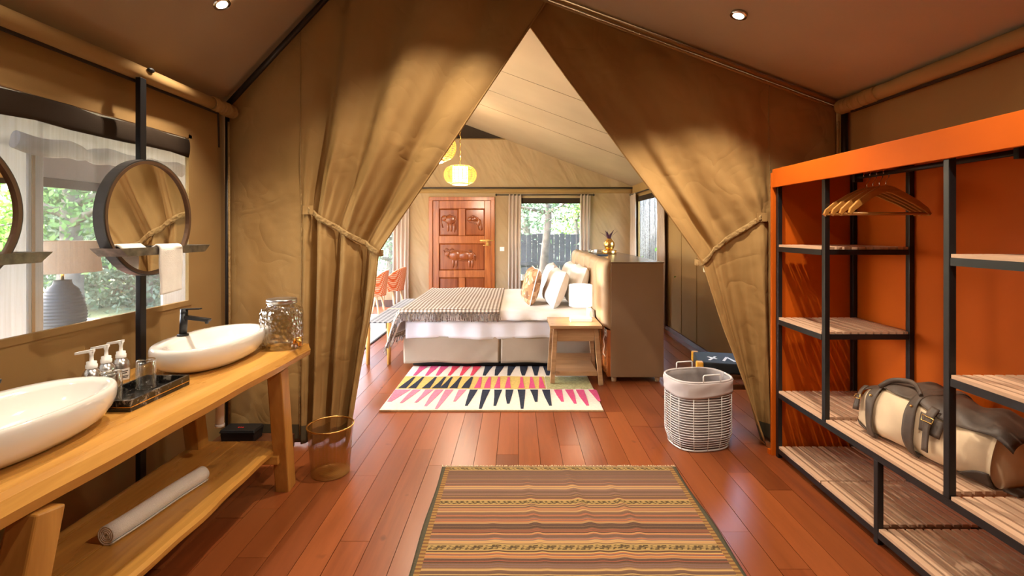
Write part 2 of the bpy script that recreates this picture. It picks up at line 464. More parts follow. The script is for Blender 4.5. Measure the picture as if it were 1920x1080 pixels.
# ---------------------------------------------------------------- mesh helpers
class MB:
    def __init__(s):
        s.v = []; s.f = []; s.mi = []; s.sm = []; s.uv = None
    def add(s, vs, fs, mi=0, smooth=False):
        b = len(s.v)
        s.v.extend([tuple(p) for p in vs])
        for f in fs:
            s.f.append(tuple(b + i for i in f)); s.mi.append(mi); s.sm.append(smooth)
        return s
    def box(s, x0, x1, y0, y1, z0, z1, mi=0):
        vs = [(x0, y0, z0), (x1, y0, z0), (x1, y1, z0), (x0, y1, z0), (x0, y0, z1), (x1, y0, z1), (x1, y1, z1), (x0, y1, z1)]
        fs = [(0, 3, 2, 1), (4, 5, 6, 7), (0, 1, 5, 4), (1, 2, 6, 5), (2, 3, 7, 6), (3, 0, 4, 7)]
        return s.add(vs, fs, mi)
    def hexa(s, bot, top, mi=0):
        fs = [(0, 3, 2, 1), (4, 5, 6, 7), (0, 1, 5, 4), (1, 2, 6, 5), (2, 3, 7, 6), (3, 0, 4, 7)]
        return s.add(list(bot) + list(top), fs, mi)
    def bar(s, p, q, w, h, up=(0, 0, 1), mi=0, w2=None, h2=None):
        p = Vector(p); q = Vector(q); d = (q - p).normalized(); up = Vector(up)
        sx = d.cross(up)
        if sx.length < 1e-5:
            sx = d.cross(Vector((0, 1, 0)))
        sx.normalize(); uz = sx.cross(d).normalized()
        w2 = w if w2 is None else w2; h2 = h if h2 is None else h2
        def ring(c, a, b):
            return [c - sx * a / 2 - uz * b / 2, c + sx * a / 2 - uz * b / 2, c + sx * a / 2 + uz * b / 2, c - sx * a / 2 + uz * b / 2]
        return s.hexa(ring(p, w, h), ring(q, w2, h2), mi)
    def tube(s, pts, r, n=10, closed=False, mi=0, flat=1.0):
        pts = [Vector(p) for p in pts]; m = len(pts)
        rs = r if isinstance(r, (list, tuple)) else [r] * m
        vs = []; nrm = None
        for i, p in enumerate(pts):
            if closed:
                t = pts[(i + 1) % m] - pts[i - 1]
            else:
                t = pts[min(i + 1, m - 1)] - pts[max(i - 1, 0)]
            t.normalize()
            if nrm is None:
                a = Vector((0, 0, 1)) if abs(t.z) < 0.9 else Vector((1, 0, 0))
                nrm = (a - t * a.dot(t)).normalized()
            else:
                nrm = (nrm - t * nrm.dot(t)).normalized()
            b = t.cross(nrm)
            for k in range(n):
                an = 2 * PI * k / n
                vs.append(p + nrm * math.cos(an) * rs[i] + b * math.sin(an) * rs[i] * flat)
        fs = []
        for i in range(m if closed else m - 1):
            j = (i + 1) % m
            for k in range(n):
                l = (k + 1) % n
                fs.append((i * n + k, j * n + k, j * n + l, i * n + l))
        s.add(vs, fs, mi, True)
        if not closed:
            b = len(s.v) - m * n
            s.f.append(tuple(b + k for k in range(n))); s.mi.append(mi); s.sm.append(False)
            s.f.append(tuple(b + (m - 1) * n + k for k in reversed(range(n)))); s.mi.append(mi); s.sm.append(False)
        return s
    def lathe(s, prof, n=32, c=(0, 0, 0), mi=0, sx=1.0, sy=1.0, fn=None, smooth=True):
        vs = []; m = len(prof)
        for r, z in prof:
            for k in range(n):
                a = 2 * PI * k / n
                rr = fn(a, z) * r if fn else r
                vs.append((c[0] + rr * math.cos(a) * sx, c[1] + rr * math.sin(a) * sy, c[2] + z))
        fs = []
        for i in range(m - 1):
            for k in range(n):
                l = (k + 1) % n
                fs.append((i * n + k, i * n + l, (i + 1) * n + l, (i + 1) * n + k))
        s.add(vs, fs, mi, smooth)
        return s
    def disc(s, c, r, n=24, mi=0, sx=1, sy=1, up=1):
        vs = [(c[0] + r * math.cos(2 * PI * k / n) * sx, c[1] + r * math.sin(2 * PI * k / n) * sy, c[2]) for k in range(n)]
        f = tuple(range(n)) if up > 0 else tuple(reversed(range(n)))
        return s.add(vs, [f], mi)
    def grid(s, fn, nu, nv, mi=0, smooth=True, uvfn=None):
        vs = [fn(i / nu, j / nv) for j in range(nv + 1) for i in range(nu + 1)]
        fs = [(j * (nu + 1) + i, j * (nu + 1) + i + 1, (j + 1) * (nu + 1) + i + 1, (j + 1) * (nu + 1) + i) for j in range(nv) for i in range(nu)]
        s.add(vs, fs, mi, smooth)
        if uvfn:
            s.uv = (s.uv or []) + [uvfn(i / nu, j / nv) for j in range(nv + 1) for i in range(nu + 1)]
        return s
    def prism(s, poly, to3, th, mi=0):
        """poly: 2-D outline, to3(a, b) -> 3-D point, th: extrusion vector"""
        th = Vector(th); n = len(poly)
        a = [Vector(to3(*p)) for p in poly]; b = [p + th for p in a]
        fs = [tuple(range(n)), tuple(reversed(range(n, 2 * n)))]
        fs += [(i, n + i, n + (i + 1) % n, (i + 1) % n) for i in range(n)]
        return s.add(a + b, fs, mi)
    def ball(s, c, rx, ry=None, rz=None, n=16, m=10, mi=0):
        ry = ry or rx; rz = rz or rx
        prof = [(math.sin(PI * i / m), -math.cos(PI * i / m)) for i in range(m + 1)]
        prof[0] = (1e-4, -1); prof[-1] = (1e-4, 1)
        vs = [(c[0] + r * math.cos(2 * PI * k / n) * rx, c[1] + r * math.sin(2 * PI * k / n) * ry, c[2] + z * rz) for r, z in prof for k in range(n)]
        fs = [(i * n + k, i * n + (k + 1) % n, (i + 1) * n + (k + 1) % n, (i + 1) * n + k) for i in range(m) for k in range(n)]
        return s.add(vs, fs, mi, True)
    def mesh(s, name, mats, shift=(0, 0, 0)):
        me = bpy.data.meshes.new(name)
        vs = [(p[0] - shift[0], p[1] - shift[1], p[2] - shift[2]) for p in s.v]
        me.from_pydata(vs, [], s.f)
        for m in (mats if isinstance(mats, (list, tuple)) else [mats]):
            me.materials.append(MAT[m] if isinstance(m, str) else m)
        me.polygons.foreach_set('material_index', s.mi)
        me.polygons.foreach_set('use_smooth', s.sm)
        if s.uv:
            ul = me.uv_layers.new(name='UVMap')
            for lp in me.loops:
                ul.data[lp.index].uv = s.uv[lp.vertex_index]
        me.update()
        return me
    def build(s, name, mats, parent=None, local=False, bev=0.0, solid=0.0, sub=0, kind=None, off=0):
        shift = (0, 0, 0)
        if parent is not None and not local:
            r = parent
            while r.parent is not None:
                r = r.parent
            shift = tuple(r.location)
        o = bpy.data.objects.new(name, s.mesh(name, mats, shift))
        col.objects.link(o)
        if parent is not None:
            o.parent = parent
        if bev:
            md = o.modifiers.new('bevel', 'BEVEL'); md.width = bev; md.segments = 2; md.limit_method = 'ANGLE'; md.angle_limit = R(40)
        if sub:
            md = o.modifiers.new('sub', 'SUBSURF'); md.levels = sub; md.render_levels = sub
        if solid:
            md = o.modifiers.new('solid', 'SOLIDIFY'); md.thickness = solid; md.offset = off
        if kind:
            o['kind'] = kind
        return o

def tag(o, label, cat, group=None):
    o['label'] = label; o['category'] = cat
    if group:
        o['group'] = group
    return o
def thing(name, label, cat, loc=(0, 0, 0), rz=0.0, group=None):
    o = bpy.data.objects.new(name, None)
    col.objects.link(o)
    o.empty_display_size = 0.05
    o.location = loc; o.rotation_euler = (0, 0, rz)
    return tag(o, label, cat, group)
def struct(o, label=None):
    o['kind'] = 'structure'
    if label:
        o['label'] = label
    return o
def dup(o, parent=None, loc=None, rz=None):
    c = o.copy(); col.objects.link(c); c.parent = parent
    for ch in list(o.children):
        dup(ch, c)
    if loc is not None:
        c.location = loc
    if rz is not None:
        c.rotation_euler = (0, 0, rz)
    return c
def lamp(name, kind, loc, energy, color, parent=None, **kw):
    d = bpy.data.lights.new(name, kind)
    d.energy = energy; d.color = color
    for k, v in kw.items():
        setattr(d, k, v)
    o = bpy.data.objects.new(name, d); col.objects.link(o)
    if parent is not None:
        o.parent = parent
        r = parent
        o.location = Vector(loc) - r.location
    else:
        o.location = loc
    return o
def sstep(a, b, x):
    t = min(1, max(0, (x - a) / (b - a))) if b != a else float(x >= a)
    return t * t * (3 - 2 * t)
def lerp(a, b, t):
    return a + (b - a) * t

# ================================================================ THE SETTING
XL, XR, YP, YB = -1.98, 2.20, 3.32, 9.30      # bathroom left wall, right wall, partition, back wall
XO = -4.40                                    # outer left wall
RX, RZ = -1.10, 3.521                         # ridge
def roof_r(x): return 2.30 + 0.37 * (XR - x)
def roof_l(x): return RZ - 0.37 * (RX - x)
def bath_l(x): return 2.31 + 1.07 * (x - XL)

# floor: dark bed with single boards laid along the depth
fl = MB().box(XO - 0.1, XR + 0.1, -1.4, YB + 0.1, -0.10, -0.010).build('floor', 'gap')
struct(fl)
PW = 0.139
LENS = [0.93, 1.24, 1.55, 1.86, 2.17, 2.48]
plank_me = []
for L in LENS:
    me = MB().box(-PW / 2 + 0.0014, PW / 2 - 0.0014, 0.0010, L - 0.0010, -0.020, 0.0).mesh('plank', 'plank')
    plank_me.append(me)
xk = XR + 0.03 - PW / 2
while xk > XO:
    y = -0.25 - rnd.random() * 1.2 if xk > XL - 0.02 else 3.0 + rnd.random() * 0.4
    while y < YB:
        i = rnd.choice([0, 1, 1, 2, 2, 3, 4, 5])
        if y + LENS[i] > YB + 0.05:
            i = max([k for k in range(6) if y + LENS[k] <= YB + 0.05] or [-1])
            if i < 0:
                break
        o = bpy.data.objects.new('plank', plank_me[i])
        col.objects.link(o)
        o.parent = fl
        o.location = (xk, y, rnd.uniform(-0.0008, 0.0004))
        y += LENS[i]
    xk -= PW

def holed_wall(name, axis, pos, th, a0, a1, z0, z1, holes, mat):
    """wall plane with rectangular openings; axis 'x' = plane of constant x"""
    mb = MB()
    aa = sorted({a0, a1, *[h[0] for h in holes], *[h[1] for h in holes]})
    zz = sorted({z0, z1, *[h[2] for h in holes], *[h[3] for h in holes]})
    for i in range(len(aa) - 1):
        for j in range(len(zz) - 1):
            ca, cz = (aa[i] + aa[i + 1]) / 2, (zz[j] + zz[j + 1]) / 2
            if any(h[0] < ca < h[1] and h[2] < cz < h[3] for h in holes):
                continue
            if axis == 'x':
                mb.box(pos, pos + th, aa[i], aa[i + 1], zz[j], zz[j + 1])
            else:
                mb.box(aa[i], aa[i + 1], pos, pos + th, zz[j], zz[j + 1])
    return struct(mb.build(name, mat))

W1 = (0.75, 2.915, 1.03, 2.005)      # mesh window beside the basins (y0, y1, z0, z1)
WB1 = (0.05, 1.23, 0.48, 2.055)      # back window beside the door (x0, x1, z0, z1)
WB2 = (-3.70, -2.32, 0.42, 2.055)    # back window behind the chairs
DOOR = (-1.69, -0.43, 0.0, 2.09)
WR1 = (7.42, 8.78, 0.45, 2.05)       # right wall windows
WR2 = (4.55, 5.72, 0.95, 2.03)
WO1 = (4.46, 6.15, 0.30, 1.93)       # outer left wall windows
WO2 = (6.55, 9.05, 0.30, 2.05)
holed_wall('wall_left', 'x', XL, -0.015, -1.3, YP + 0.03, 0, 2.32, [W1], 'canvas')
holed_wall('wall_right', 'x', XR, 0.02, -1.3, YB, 0, 2.31, [WR1, WR2], 'canvas')
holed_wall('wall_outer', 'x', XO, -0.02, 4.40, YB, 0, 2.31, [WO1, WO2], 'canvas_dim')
holed_wall('wall_back', 'y', YB, 0.03, XO, XR, 0, 2.30, [WB1, WB2, DOOR], 'canvas_wrinkled')
holed_wall('wall_behind', 'y', -1.32, 0.02, XL, XR, 0, 3.6, [], 'canvas')
# second canvas skin outside the mesh window, with a rolled flap over its opening
SK = -2.30
holed_wall('wall_lounge', 'x', SK, -0.015, -1.3, 3.75, 0, 2.9, [(2.345, 3.15, 0.55, 1.845)], 'canvas_grey')

# gable of the back wall with the dark vent triangle
gz = 3.20
xa, xb = XR - (gz - 2.30) / 0.37, RX - (RZ - gz) / 0.37
g = MB().prism([(XO, 2.30), (XR, 2.30), (xa, gz), (xb, gz)], lambda a, b: (a, YB, b), (0, 0.03, 0)).build('wall_gable', 'canvas_wrinkled')
struct(g)
v = MB().prism([(xb, gz), (xa, gz), (RX, RZ)], lambda a, b: (a, YB + 0.02, b), (0, 0.02, 0)).build('vent', 'dark_cloth', g)
MB().tube([(xb, YB - 0.004, gz), (xa, YB - 0.004, gz)], 0.012, 8).build('vent_hem', 'strap', g)
MB().tube([(-1.35, YB + 0.01, gz), (-1.28, YB + 0.012, gz + 0.21)], 0.02, 8).build('vent_strut', 'dark_pole', g)

# roof
def slab(name, x0, z0, x1, z1, y0, y1, mat, th=0.02):
    return struct(MB().hexa([(x0, y0, z0), (x1, y0, z1), (x1, y1, z1), (x0, y1, z0)],
                            [(x0, y0, z0 + th), (x1, y0, z1 + th), (x1, y1, z1 + th), (x0, y1, z0 + th)]).build(name, mat))
slab('ceiling', XR + 0.05, roof_r(XR + 0.05), RX, RZ, -1.4, YB + 0.25, 'canvas_smooth')
slab('ceiling_far', XO - 0.05, roof_l(XO - 0.05), RX, RZ, 0.6, YB + 0.25, 'canvas_smooth')
bx = (2.30 + 0.37 * XR - 2.31 + 1.07 * XL) / (1.07 + 0.37)
slab('ceiling_inner', XL - 0.01, bath_l(XL - 0.01), bx, bath_l(bx), -1.3, YP + 0.05, 'canvas_smooth', 0.012)
# stitched seams across the bedroom roof
cs = bpy.data.objects['ceiling']
for k in range(3):
    y = 5.26 + k * 0.96
    MB().tube([(XR, y, roof_r(XR) - 0.001), (RX, y, RZ - 0.001)], 0.0022, 6).build('seam', 'stitch', cs)

# eave poles sleeved in canvas, rafters and corner poles
def trim(n, mb, mat):
    return struct(mb.build('trim_%d' % n, mat))
def sleeve(y0, y1, x, z, r, sd):
    pr = random.Random(sd); pts = []; rs = []
    n = 40
    for i in range(n + 1):
        t = i / n
        pts.append((x + pr.uniform(-.002, .002), lerp(y0, y1, t), z + pr.uniform(-.002, .002)))
        rs.append(r * pr.uniform(0.97, 1.03))
    return MB().tube(pts, rs, 16)
t1 = trim(1, sleeve(-1.25, 3.02, -1.915, 2.245, 0.040, 3), 'canvas')
sleeve(3.03, 3.27, -1.915, 2.245, 0.044, 4).build('sleeve_cuff', 'canvas', t1)
MB().bar((-1.915, -1.2, 2.199), (-1.915, 3.1, 2.199), 0.012, 0.012).build('sleeve_seam', 'dark_cloth', t1)
MB().ball((-1.872, 2.48, 2.268), 0.012, 0.022, 0.012).build('toggle', 'blackmatte', t1)
t2 = trim(2, sleeve(-1.25, 2.86, 2.135, 2.262, 0.044, 5), 'canvas')
sleeve(2.87, 3.20, 2.135, 2.262, 0.048, 6).build('sleeve_cuff', 'canvas', t2)
MB().bar((2.135, -1.2, 2.21), (2.135, 3.1, 2.21), 0.014, 0.014).build('sleeve_seam', 'dark_cloth', t2)
t3 = trim(3, MB().tube([(-1.95, 3.24, 2.27), (bx, 3.24, bath_l(bx) - 0.06)], 0.019, 10), 'dark_pole')
t4 = trim(4, MB().tube([(-0.25, 3.235, roof_r(-0.25) - 0.03), (2.13, 3.235, roof_r(2.13) - 0.03)], 0.016, 10), 'canvas')
MB().tube([(-0.25, 3.225, roof_r(-0.25) - 0.068), (2.13, 3.225, roof_r(2.13) - 0.068)], 0.009, 8).build('cord', 'strap', t4)
t5 = trim(5, MB().tube([(-1.945, 3.255, 0.0), (-1.945, 3.255, 2.22)], 0.014, 10), 'dark_pole')
MB().tube([(-1.915, 3.225, 0.0), (-1.912, 3.225, 1.0), (-1.918, 3.225, 2.17)], 0.007, 8).build('piping', 'strap', t5)
MB().bar((-1.905, 3.09, 2.20), (-1.905, 3.10, 1.98), 0.016, 0.004, up=(1, 0, 0)).build('loose_strap', 'dark_cloth', t5)
t6 = trim(6, MB().tube([(2.17, 3.22, 1.6), (2.17, 3.22, 2.24)], 0.020, 10), 'dark_pole')
MB().tube([(2.12, 3.215, 1.6), (2.125, 3.215, 2.17)], 0.008, 8).build('piping', 'strap', t6)
# pole along the top of the bedroom's back wall
t7 = trim(7, MB().tube([(XO, YB - 0.03, 2.262), (XR, YB - 0.03, 2.262)], 0.013, 8), 'dark_pole')
MB().grid(lambda u, v_: (lerp(XO, XR, u), YB - 0.012 - 0.006 * math.sin(u * 90), 2.245 - 0.085 * v_), 120, 2).build('valance', 'canvas', t7, solid=0.003)
# canvas hem strips along the window on the left and a board along the foot of the partition
t8 = trim(8, MB().box(XL + 0.001, XL + 0.006, W1[0], W1[1] + 0.03, W1[2] - 0.03, W1[2]), 'canvas')
MB().box(XL + 0.001, XL + 0.006, W1[1], W1[1] + 0.03, W1[2], W1[3] + 0.02).build('hem', 'canvas', t8)
MB().box(XL + 0.001, XL + 0.006, W1[0], W1[1] + 0.03, W1[3], W1[3] + 0.02).build('hem', 'canvas', t8)
struct(MB().box(XL, -1.50, 3.10, 3.27, 0.0, 0.085).build('baseboard_partition', 'darkwood', bev=0.004))
struct(MB().box(-4.3, -1.75, YB - 0.03, YB, 0.0, 0.12).build('baseboard_back', 'darkwood'))
struct(MB().box(XR - 0.02, XR, 3.5, YB - 0.02, 0.0, 0.06).build('baseboard_right', 'darkwood'))
for k, yy in enumerate((5.95, 6.5, 7.05)):
    trim(9 + k, MB().box(XR - 0.006, XR - 0.001, yy, yy + 0.02, 0.06, 2.25), 'canvas')

# mesh window beside the basins
w1 = struct(MB().box(XL - 0.012, XL - 0.008, W1[0], W1[1], W1[2], W1[3]).build('window_1', 'mesh'))
pts = [(XL + 0.004, lerp(W1[0], W1[1], i / 14), W1[3] - 0.058 + 0.006 * math.sin(i * 1.7)) for i in range(15)]
bl = MB().tube(pts, [0.052 + 0.004 * math.sin(i * 2.3) for i in range(15)], 14, flat=0.2)
bl.build('rolled_blind', 'dark_cloth', w1)
# the rolled flap of the outer skin
rf = MB().tube([(SK + 0.02, lerp(2.20, 3.30, i / 24), 1.875 - 0.018 * abs(math.sin(i * 0.55)) - 0.01) for i in range(25)],
               [0.045 - 0.018 * max(0, math.cos((i - 8) * 0.7)) ** 8 for i in range(25)], 12, flat=0.6)
f_ = rf.build('trim_12', 'canvas_grey'); struct(f_)
struct(MB().box(SK + 0.001, SK + 0.012, 2.27, 2.345, 0.1, 1.86).build('trim_13', 'canvas_grey', bev=0.004))
MB().box(SK + 0.012, SK + 0.016, 2.285, 2.30, 0.1, 1.85).build('zip', 'canvas', bpy.data.objects['trim_13'])

# back and side windows: pane, blind
def window(n, axis, pos, h, blind=0.075, mat='pane'):
    a0, a1, z0, z1 = h
    def B(p0, p1, b0, b1, c0, c1):
        return MB().box(p0, p1, b0, b1, c0, c1) if axis == 'x' else MB().box(b0, b1, p0, p1, c0, c1)
    s = 1 if pos > 0 else -1
    lo, hi = sorted((pos + s * 0.012, pos + s * 0.018))
    w = struct(B(lo, hi, a0, a1, z0, z1).build('window_%d' % n, mat))
    lo, hi = sorted((pos - s * 0.012, pos + s * 0.008))
    B(lo, hi, a0 - 0.02, a1 + 0.02, z1 - blind, z1 + 0.015).build('rolled_blind', 'dark_cloth', w, bev=0.008)
    B(lo, hi, a0 - 0.02, a1 + 0.02, z0 - 0.02, z0 + 0.012).build('sill', 'canvas', w)
    B(lo, hi, a0 - 0.02, a0 + 0.006, z0, z1).build('jamb', 'canvas', w)
    B(lo, hi, a1 - 0.006, a1 + 0.02, z0, z1).build('jamb', 'canvas', w)
    return w
window(2, 'y', YB, WB1, 0.09)
window(3, 'y', YB, WB2)
window(4, 'x', XR, WR1)
window(5, 'x', XR, WR2, 0.05)
window(6, 'x', XO, WO1)
window(7, 'x', XO, WO2)

# carved door
door = struct(MB().box(DOOR[0] + 0.07, DOOR[1] - 0.07, YB + 0.008, YB + 0.012, 0, 2.02).build('door_1', 'doorpanel'))
d0, d1 = DOOR[0], DOOR[1]
MB().box(d0, d0 + 0.075, YB - 0.05, YB + 0.05, 0, 2.09).build('jamb', 'doorwood', door, bev=0.006)
MB().box(d1 - 0.075, d1, YB - 0.05, YB + 0.05, 0, 2.09).build('jamb', 'doorwood', door, bev=0.006)
MB().box(d0, d1, YB - 0.052, YB + 0.05, 2.02, 2.09).build('head_jamb', 'doorwood', door, bev=0.006)
l0, l1 = d0 + 0.078, d1 - 0.078
yf = YB - 0.030
def dm(name, x0, x1, z0, z1, y0=yf, mat='doorwood'):
    return MB().box(x0, x1, y0, YB + 0.006, z0, z1).build(name, mat, door, bev=0.006)
dm('stile', l0, l0 + 0.115, 0.01, 2.015); dm('stile', l1 - 0.115, l1, 0.01, 2.015)
for z0, z1 in ((1.865, 2.015), (1.20, 1.345), (0.55, 0.685), (0.02, 0.20)):
    dm('rail', l0 + 0.117, l1 - 0.117, z0, z1)
xm = (l0 + l1) / 2
dm('mullion', xm - 0.062, xm + 0.062, 1.347, 1.863); dm('mullion', xm - 0.062, xm + 0.062, 0.202, 0.548)
def panel(x0, x1, z0, z1):
    m = MB()
    e = 0.022
    yb, yt = YB - 0.002, YB - 0.016
    m.hexa([(x0, yb, z0), (x1, yb, z0), (x1, yb, z1), (x0, yb, z1)],
           [(x0 + e, yt, z0 + e), (x1 - e, yt, z0 + e), (x1 - e, yt, z1 - e), (x0 + e, yt, z1 - e)])
    return m.build('panel', 'doorpanel', door)
pUL = panel(l0 + 0.118, xm - 0.063, 1.347, 1.863)
pUR = panel(xm + 0.063, l1 - 0.118, 1.347, 1.863)
pM = panel(l0 + 0.118, l1 - 0.118, 0.687, 1.198)
panel(l0 + 0.118, xm - 0.063, 0.202, 0.548); panel(xm + 0.063, l1 - 0.118, 0.202, 0.548)
def carve(par, cx, cz, s, paths, blobs):
    m = MB(); y = YB - 0.017
    for bxx, bz, rx, rz in blobs:
        m.ball((cx + bxx * s, y, cz + bz * s), rx * s, 0.020, rz * s, 14, 8)
    for p in paths:
        m.tube([(cx + a * s, y - 0.006, cz + b * s) for a, b in p], 0.0100, 6)
    return m.build('carving', 'doorpanel', par)
# horned grazing animal (middle), trunked animal (upper left), crouching cat (upper right)
carve(pM, (l0 + l1) / 2 - 0.03, 0.945, 0.62,
      [[(-.48, .10), (-.40, .17), (-.28, .20), (-.10, .18), (.15, .17), (.34, .17), (.43, .08), (.42, -.08), (.30, -.12), (.05, -.11), (-.20, -.10), (-.34, -.05), (-.44, .03), (-.48, .10)],
       [(-.46, .13), (-.52, .20), (-.44, .26), (-.36, .22)], [(-.34, .20), (-.26, .27), (-.20, .22)], [(-.26, .0), (-.30, .10), (-.22, .17)],
       [(.42, .12), (.47, .02), (.46, -.12)]],
      [(-.40, .09, .10, .09), (-.16, .04, .20, .14), (.14, .03, .24, .13), (.32, .03, .13, .12),
       (-.22, -.20, .035, .14), (-.12, -.20, .032, .13), (.28, -.20, .036, .14), (.37, -.20, .034, .14)])
carve(pUL, (l0 + 0.118 + xm - 0.063) / 2, 1.60, 0.34,
      [[(-.40, .30), (-.42, .0), (-.34, -.30)], [(-.20, .36), (.05, .42), (.35, .34), (.42, .05), (.40, -.40)], [(-.12, .30), (.02, .12), (-.08, -.02)]],
      [(-.26, .24, .17, .17), (.08, .16, .32, .26), (-.05, -.26, .07, .26), (.12, -.26, .07, .26), (.30, -.28, .08, .28)])
carve(pUR, (xm + 0.063 + l1 - 0.118) / 2, 1.60, 0.34,
      [[(-.36, .30), (-.10, .40), (.16, .26), (.36, -.10), (.40, -.42)], [(-.42, .16), (-.30, .02), (-.08, -.02), (.14, -.14), (.24, -.40)], [(-.22, .24), (.04, .16), (.26, -.14)]],
      [(-.28, .20, .14, .13), (-.02, .20, .22, .14), (.22, .0, .14, .22), (.32, -.26, .08, .22)])
m = MB().tube([(l1 - 0.21, YB - 0.045, 1.255), (l1 + 0.05, YB - 0.045, 1.255)], 0.011, 8)
m.box(l1 - 0.20, l1 - 0.03, YB - 0.036, YB - 0.030, 1.235, 1.275)
m.build('bolt', 'gold', door)
m = MB().tube([(l1 - 0.065 + 0.018 * math.cos(a), YB - 0.052, 1.225 + 0.022 * math.sin(a)) for a in np.linspace(0, PI, 9)], 0.005, 6)
m.box(l1 - 0.09, l1 - 0.04, YB - 0.062, YB - 0.042, 1.155, 1.222)
m.build('padlock', 'gold', door)
MB().tube([(l1 - 0.14, YB - 0.042, 1.165), (l1 + 0.0, YB - 0.042, 1.165)], 0.006, 8).build('handle', 'gold', door)

# ---------------------------------------------------------------- outside: ground, fence, trees
gr = MB().box(-40, 40, -30, 60, -0.62, -0.5).build('ground', 'soil'); struct(gr)
def fence(name, label, x0, x1, y, z0, z1):
    t = thing(name, label, 'fence', ((x0 + x1) / 2, y, z0))
    n = int((x1 - x0) / 0.15)
    me = MB().box(0, 0.142, -0.012, 0.012, z0 - z0, z1 - z0).mesh('board', 'fence')
    for i in range(n):
        o = bpy.data.objects.new('board', me); col.objects.link(o); o.parent = t
        o.location = (x0 + i * 0.15 - t.location.x, rnd.uniform(-.006, .006), rnd.uniform(-.02, .02))
    MB().box(x0, x1, y - 0.06, y - 0.013, z0 + 0.25, z0 + 0.35).build('rail', 'fence', t)
    return t
fence('garden_fence', 'dark upright board fence seen through the back window', -3.2, 3.4, 13.2, 0.25, 1.35)
m = MB()
pr = random.Random(5)
for i in range(330):
    y = 9.2 + i * 0.0105
    m.tube([(2.95 + pr.uniform(-.03, .03), y, -0.5), (2.95 + pr.uniform(-.06, .06), y + pr.uniform(-.06, .06), pr.uniform(1.9, 2.6))], pr.uniform(0.008, 0.018), 5)
o = m.build('reed_screen', 'reed')
tag(o, 'pale upright reed screen outside the right-hand side window', 'screen'); o['kind'] = 'stuff'

def tree(label, x, y, h, spread, n, leafmat, seed, lean=0.0, tr=0.12, low=0.35, group=None, leaf=0.10):
    pr = random.Random(seed); nr = np.random.RandomState(seed)
    t = thing('garden_tree', label, 'tree', (x, y, -0.5), 0, group)
    m = MB()
    top = Vector((lean, pr.uniform(-.3, .3), h * 0.8))
    pts = [Vector((0, 0, 0)).lerp(top, k / 6) + Vector((pr.uniform(-.06, .06), pr.uniform(-.06, .06), 0)) for k in range(7)]
    m.tube(pts, [tr * (1 - 0.12 * k) for k in range(7)], 8)
    centers = []
    for b in range(9):
        k = pr.uniform(low, 0.95)
        p = Vector((0, 0, 0)).lerp(top, k)
        a = pr.uniform(0, 2 * PI)
        ln = spread * pr.uniform(0.6, 1.0)
        q = p + Vector((math.cos(a) * ln, math.sin(a) * ln, pr.uniform(0.1, 0.5) * ln))
        mid = p.lerp(q, 0.5) + Vector((0, 0, pr.uniform(-.1, .2)))
        m.tube([p, mid, q], [tr * 0.42, tr * 0.26, tr * 0.08], 6)
        centers += [q, mid]
    centers.append(top)
    m.build('trunk', 'bark', t, local=True)
    C = np.array([tuple(c) for c in centers])
    idx = nr.randint(0, len(C), n)
    P = C[idx] + nr.normal(0, 1, (n, 3)) * np.array([spread * 0.34, spread * 0.34, spread * 0.28])
    A = nr.normal(0, 1, (n, 3)); A /= np.linalg.norm(A, axis=1)[:, None]
    Bv = np.cross(A, nr.normal(0, 1, (n, 3))); Bv /= np.linalg.norm(Bv, axis=1)[:, None]
    sz = nr.uniform(0.6, 1.3, (n, 1)) * leaf
    V = np.stack([P - A * sz, P + Bv * sz * 0.45, P + A * sz, P - Bv * sz * 0.45], 1).reshape(-1, 3)
    me = bpy.data.meshes.new('foliage')
    me.from_pydata(V.tolist(), [], np.arange(4 * n).reshape(-1, 4).tolist())
    me.materials.append(MAT[leafmat])
    o = bpy.data.objects.new('foliage', me); col.objects.link(o); o.parent = t
    o['kind'] = 'stuff'
    return t
TB = 'trees behind the back windows'
tree('grey-green forked tree just right of centre in the back window', 0.62, 11.9, 5.6, 1.3, 4200, 'leaf_a', 1, 0.2, 0.13, 0.52, TB, 0.055)
tree('bright green tree at the right edge of the back window', 1.95, 15.2, 5.6, 1.3, 4200, 'leaf_b', 2, -0.2, 0.12, 0.42, TB, 0.055)
tree('pale trunked tree at the left edge of the back window', -0.25, 12.4, 5.4, 1.1, 1800, 'leaf_a', 3, 0.1, 0.12, 0.55, TB, 0.055)
tree('tall grey-green tree filling the window left of the door', -3.3, 12.6, 4.8, 1.4, 3600, 'leaf_a', 4, 0.1, 0.12, 0.25, TB, 0.06)
tree('grey-green tree beyond the fence, behind the forked tree', 0.3, 17.5, 6.5, 2.0, 9500, 'leaf_a', 5, 0.0, 0.18, 0.08, TB, 0.085)
tree('bright green tree beyond the fence on the right', 4.0, 18.0, 6.5, 2.0, 9000, 'leaf_b', 6, 0.0, 0.18, 0.08, TB, 0.085)
tree('green tree far behind the window left of the door', -5.2, 17.5, 6.5, 2.2, 9500, 'leaf_a', 7, 0.0, 0.2, 0.08, TB, 0.085)
TL = 'trees outside the mesh window'
tree('thick dark-trunked tree behind the pottery lamp', -9.4, 10.2, 5.4, 2.2, 6500, 'leaf_c', 8, 0.2, 0.26, 0.45, TL, 0.075)
tree('grey-green bush behind the round mirror nearest the partition', -9.6, 12.6, 3.6, 1.9, 9000, 'leaf_a', 9, 0.0, 0.14, 0.05, TL, 0.08)
tree('pale green tree far beyond the mesh window', -14.0, 13.5, 6.0, 2.8, 8000, 'leaf_a', 10, 0.0, 0.2, 0.1, TL, 0.16)
tree('low green shrub far beyond the mesh window', -12.0, 15.8, 4.4, 2.4, 3800, 'leaf_b', 11, 0.0, 0.2, 0.05, TL, 0.15)
TR = 'trees outside the right-hand wall'
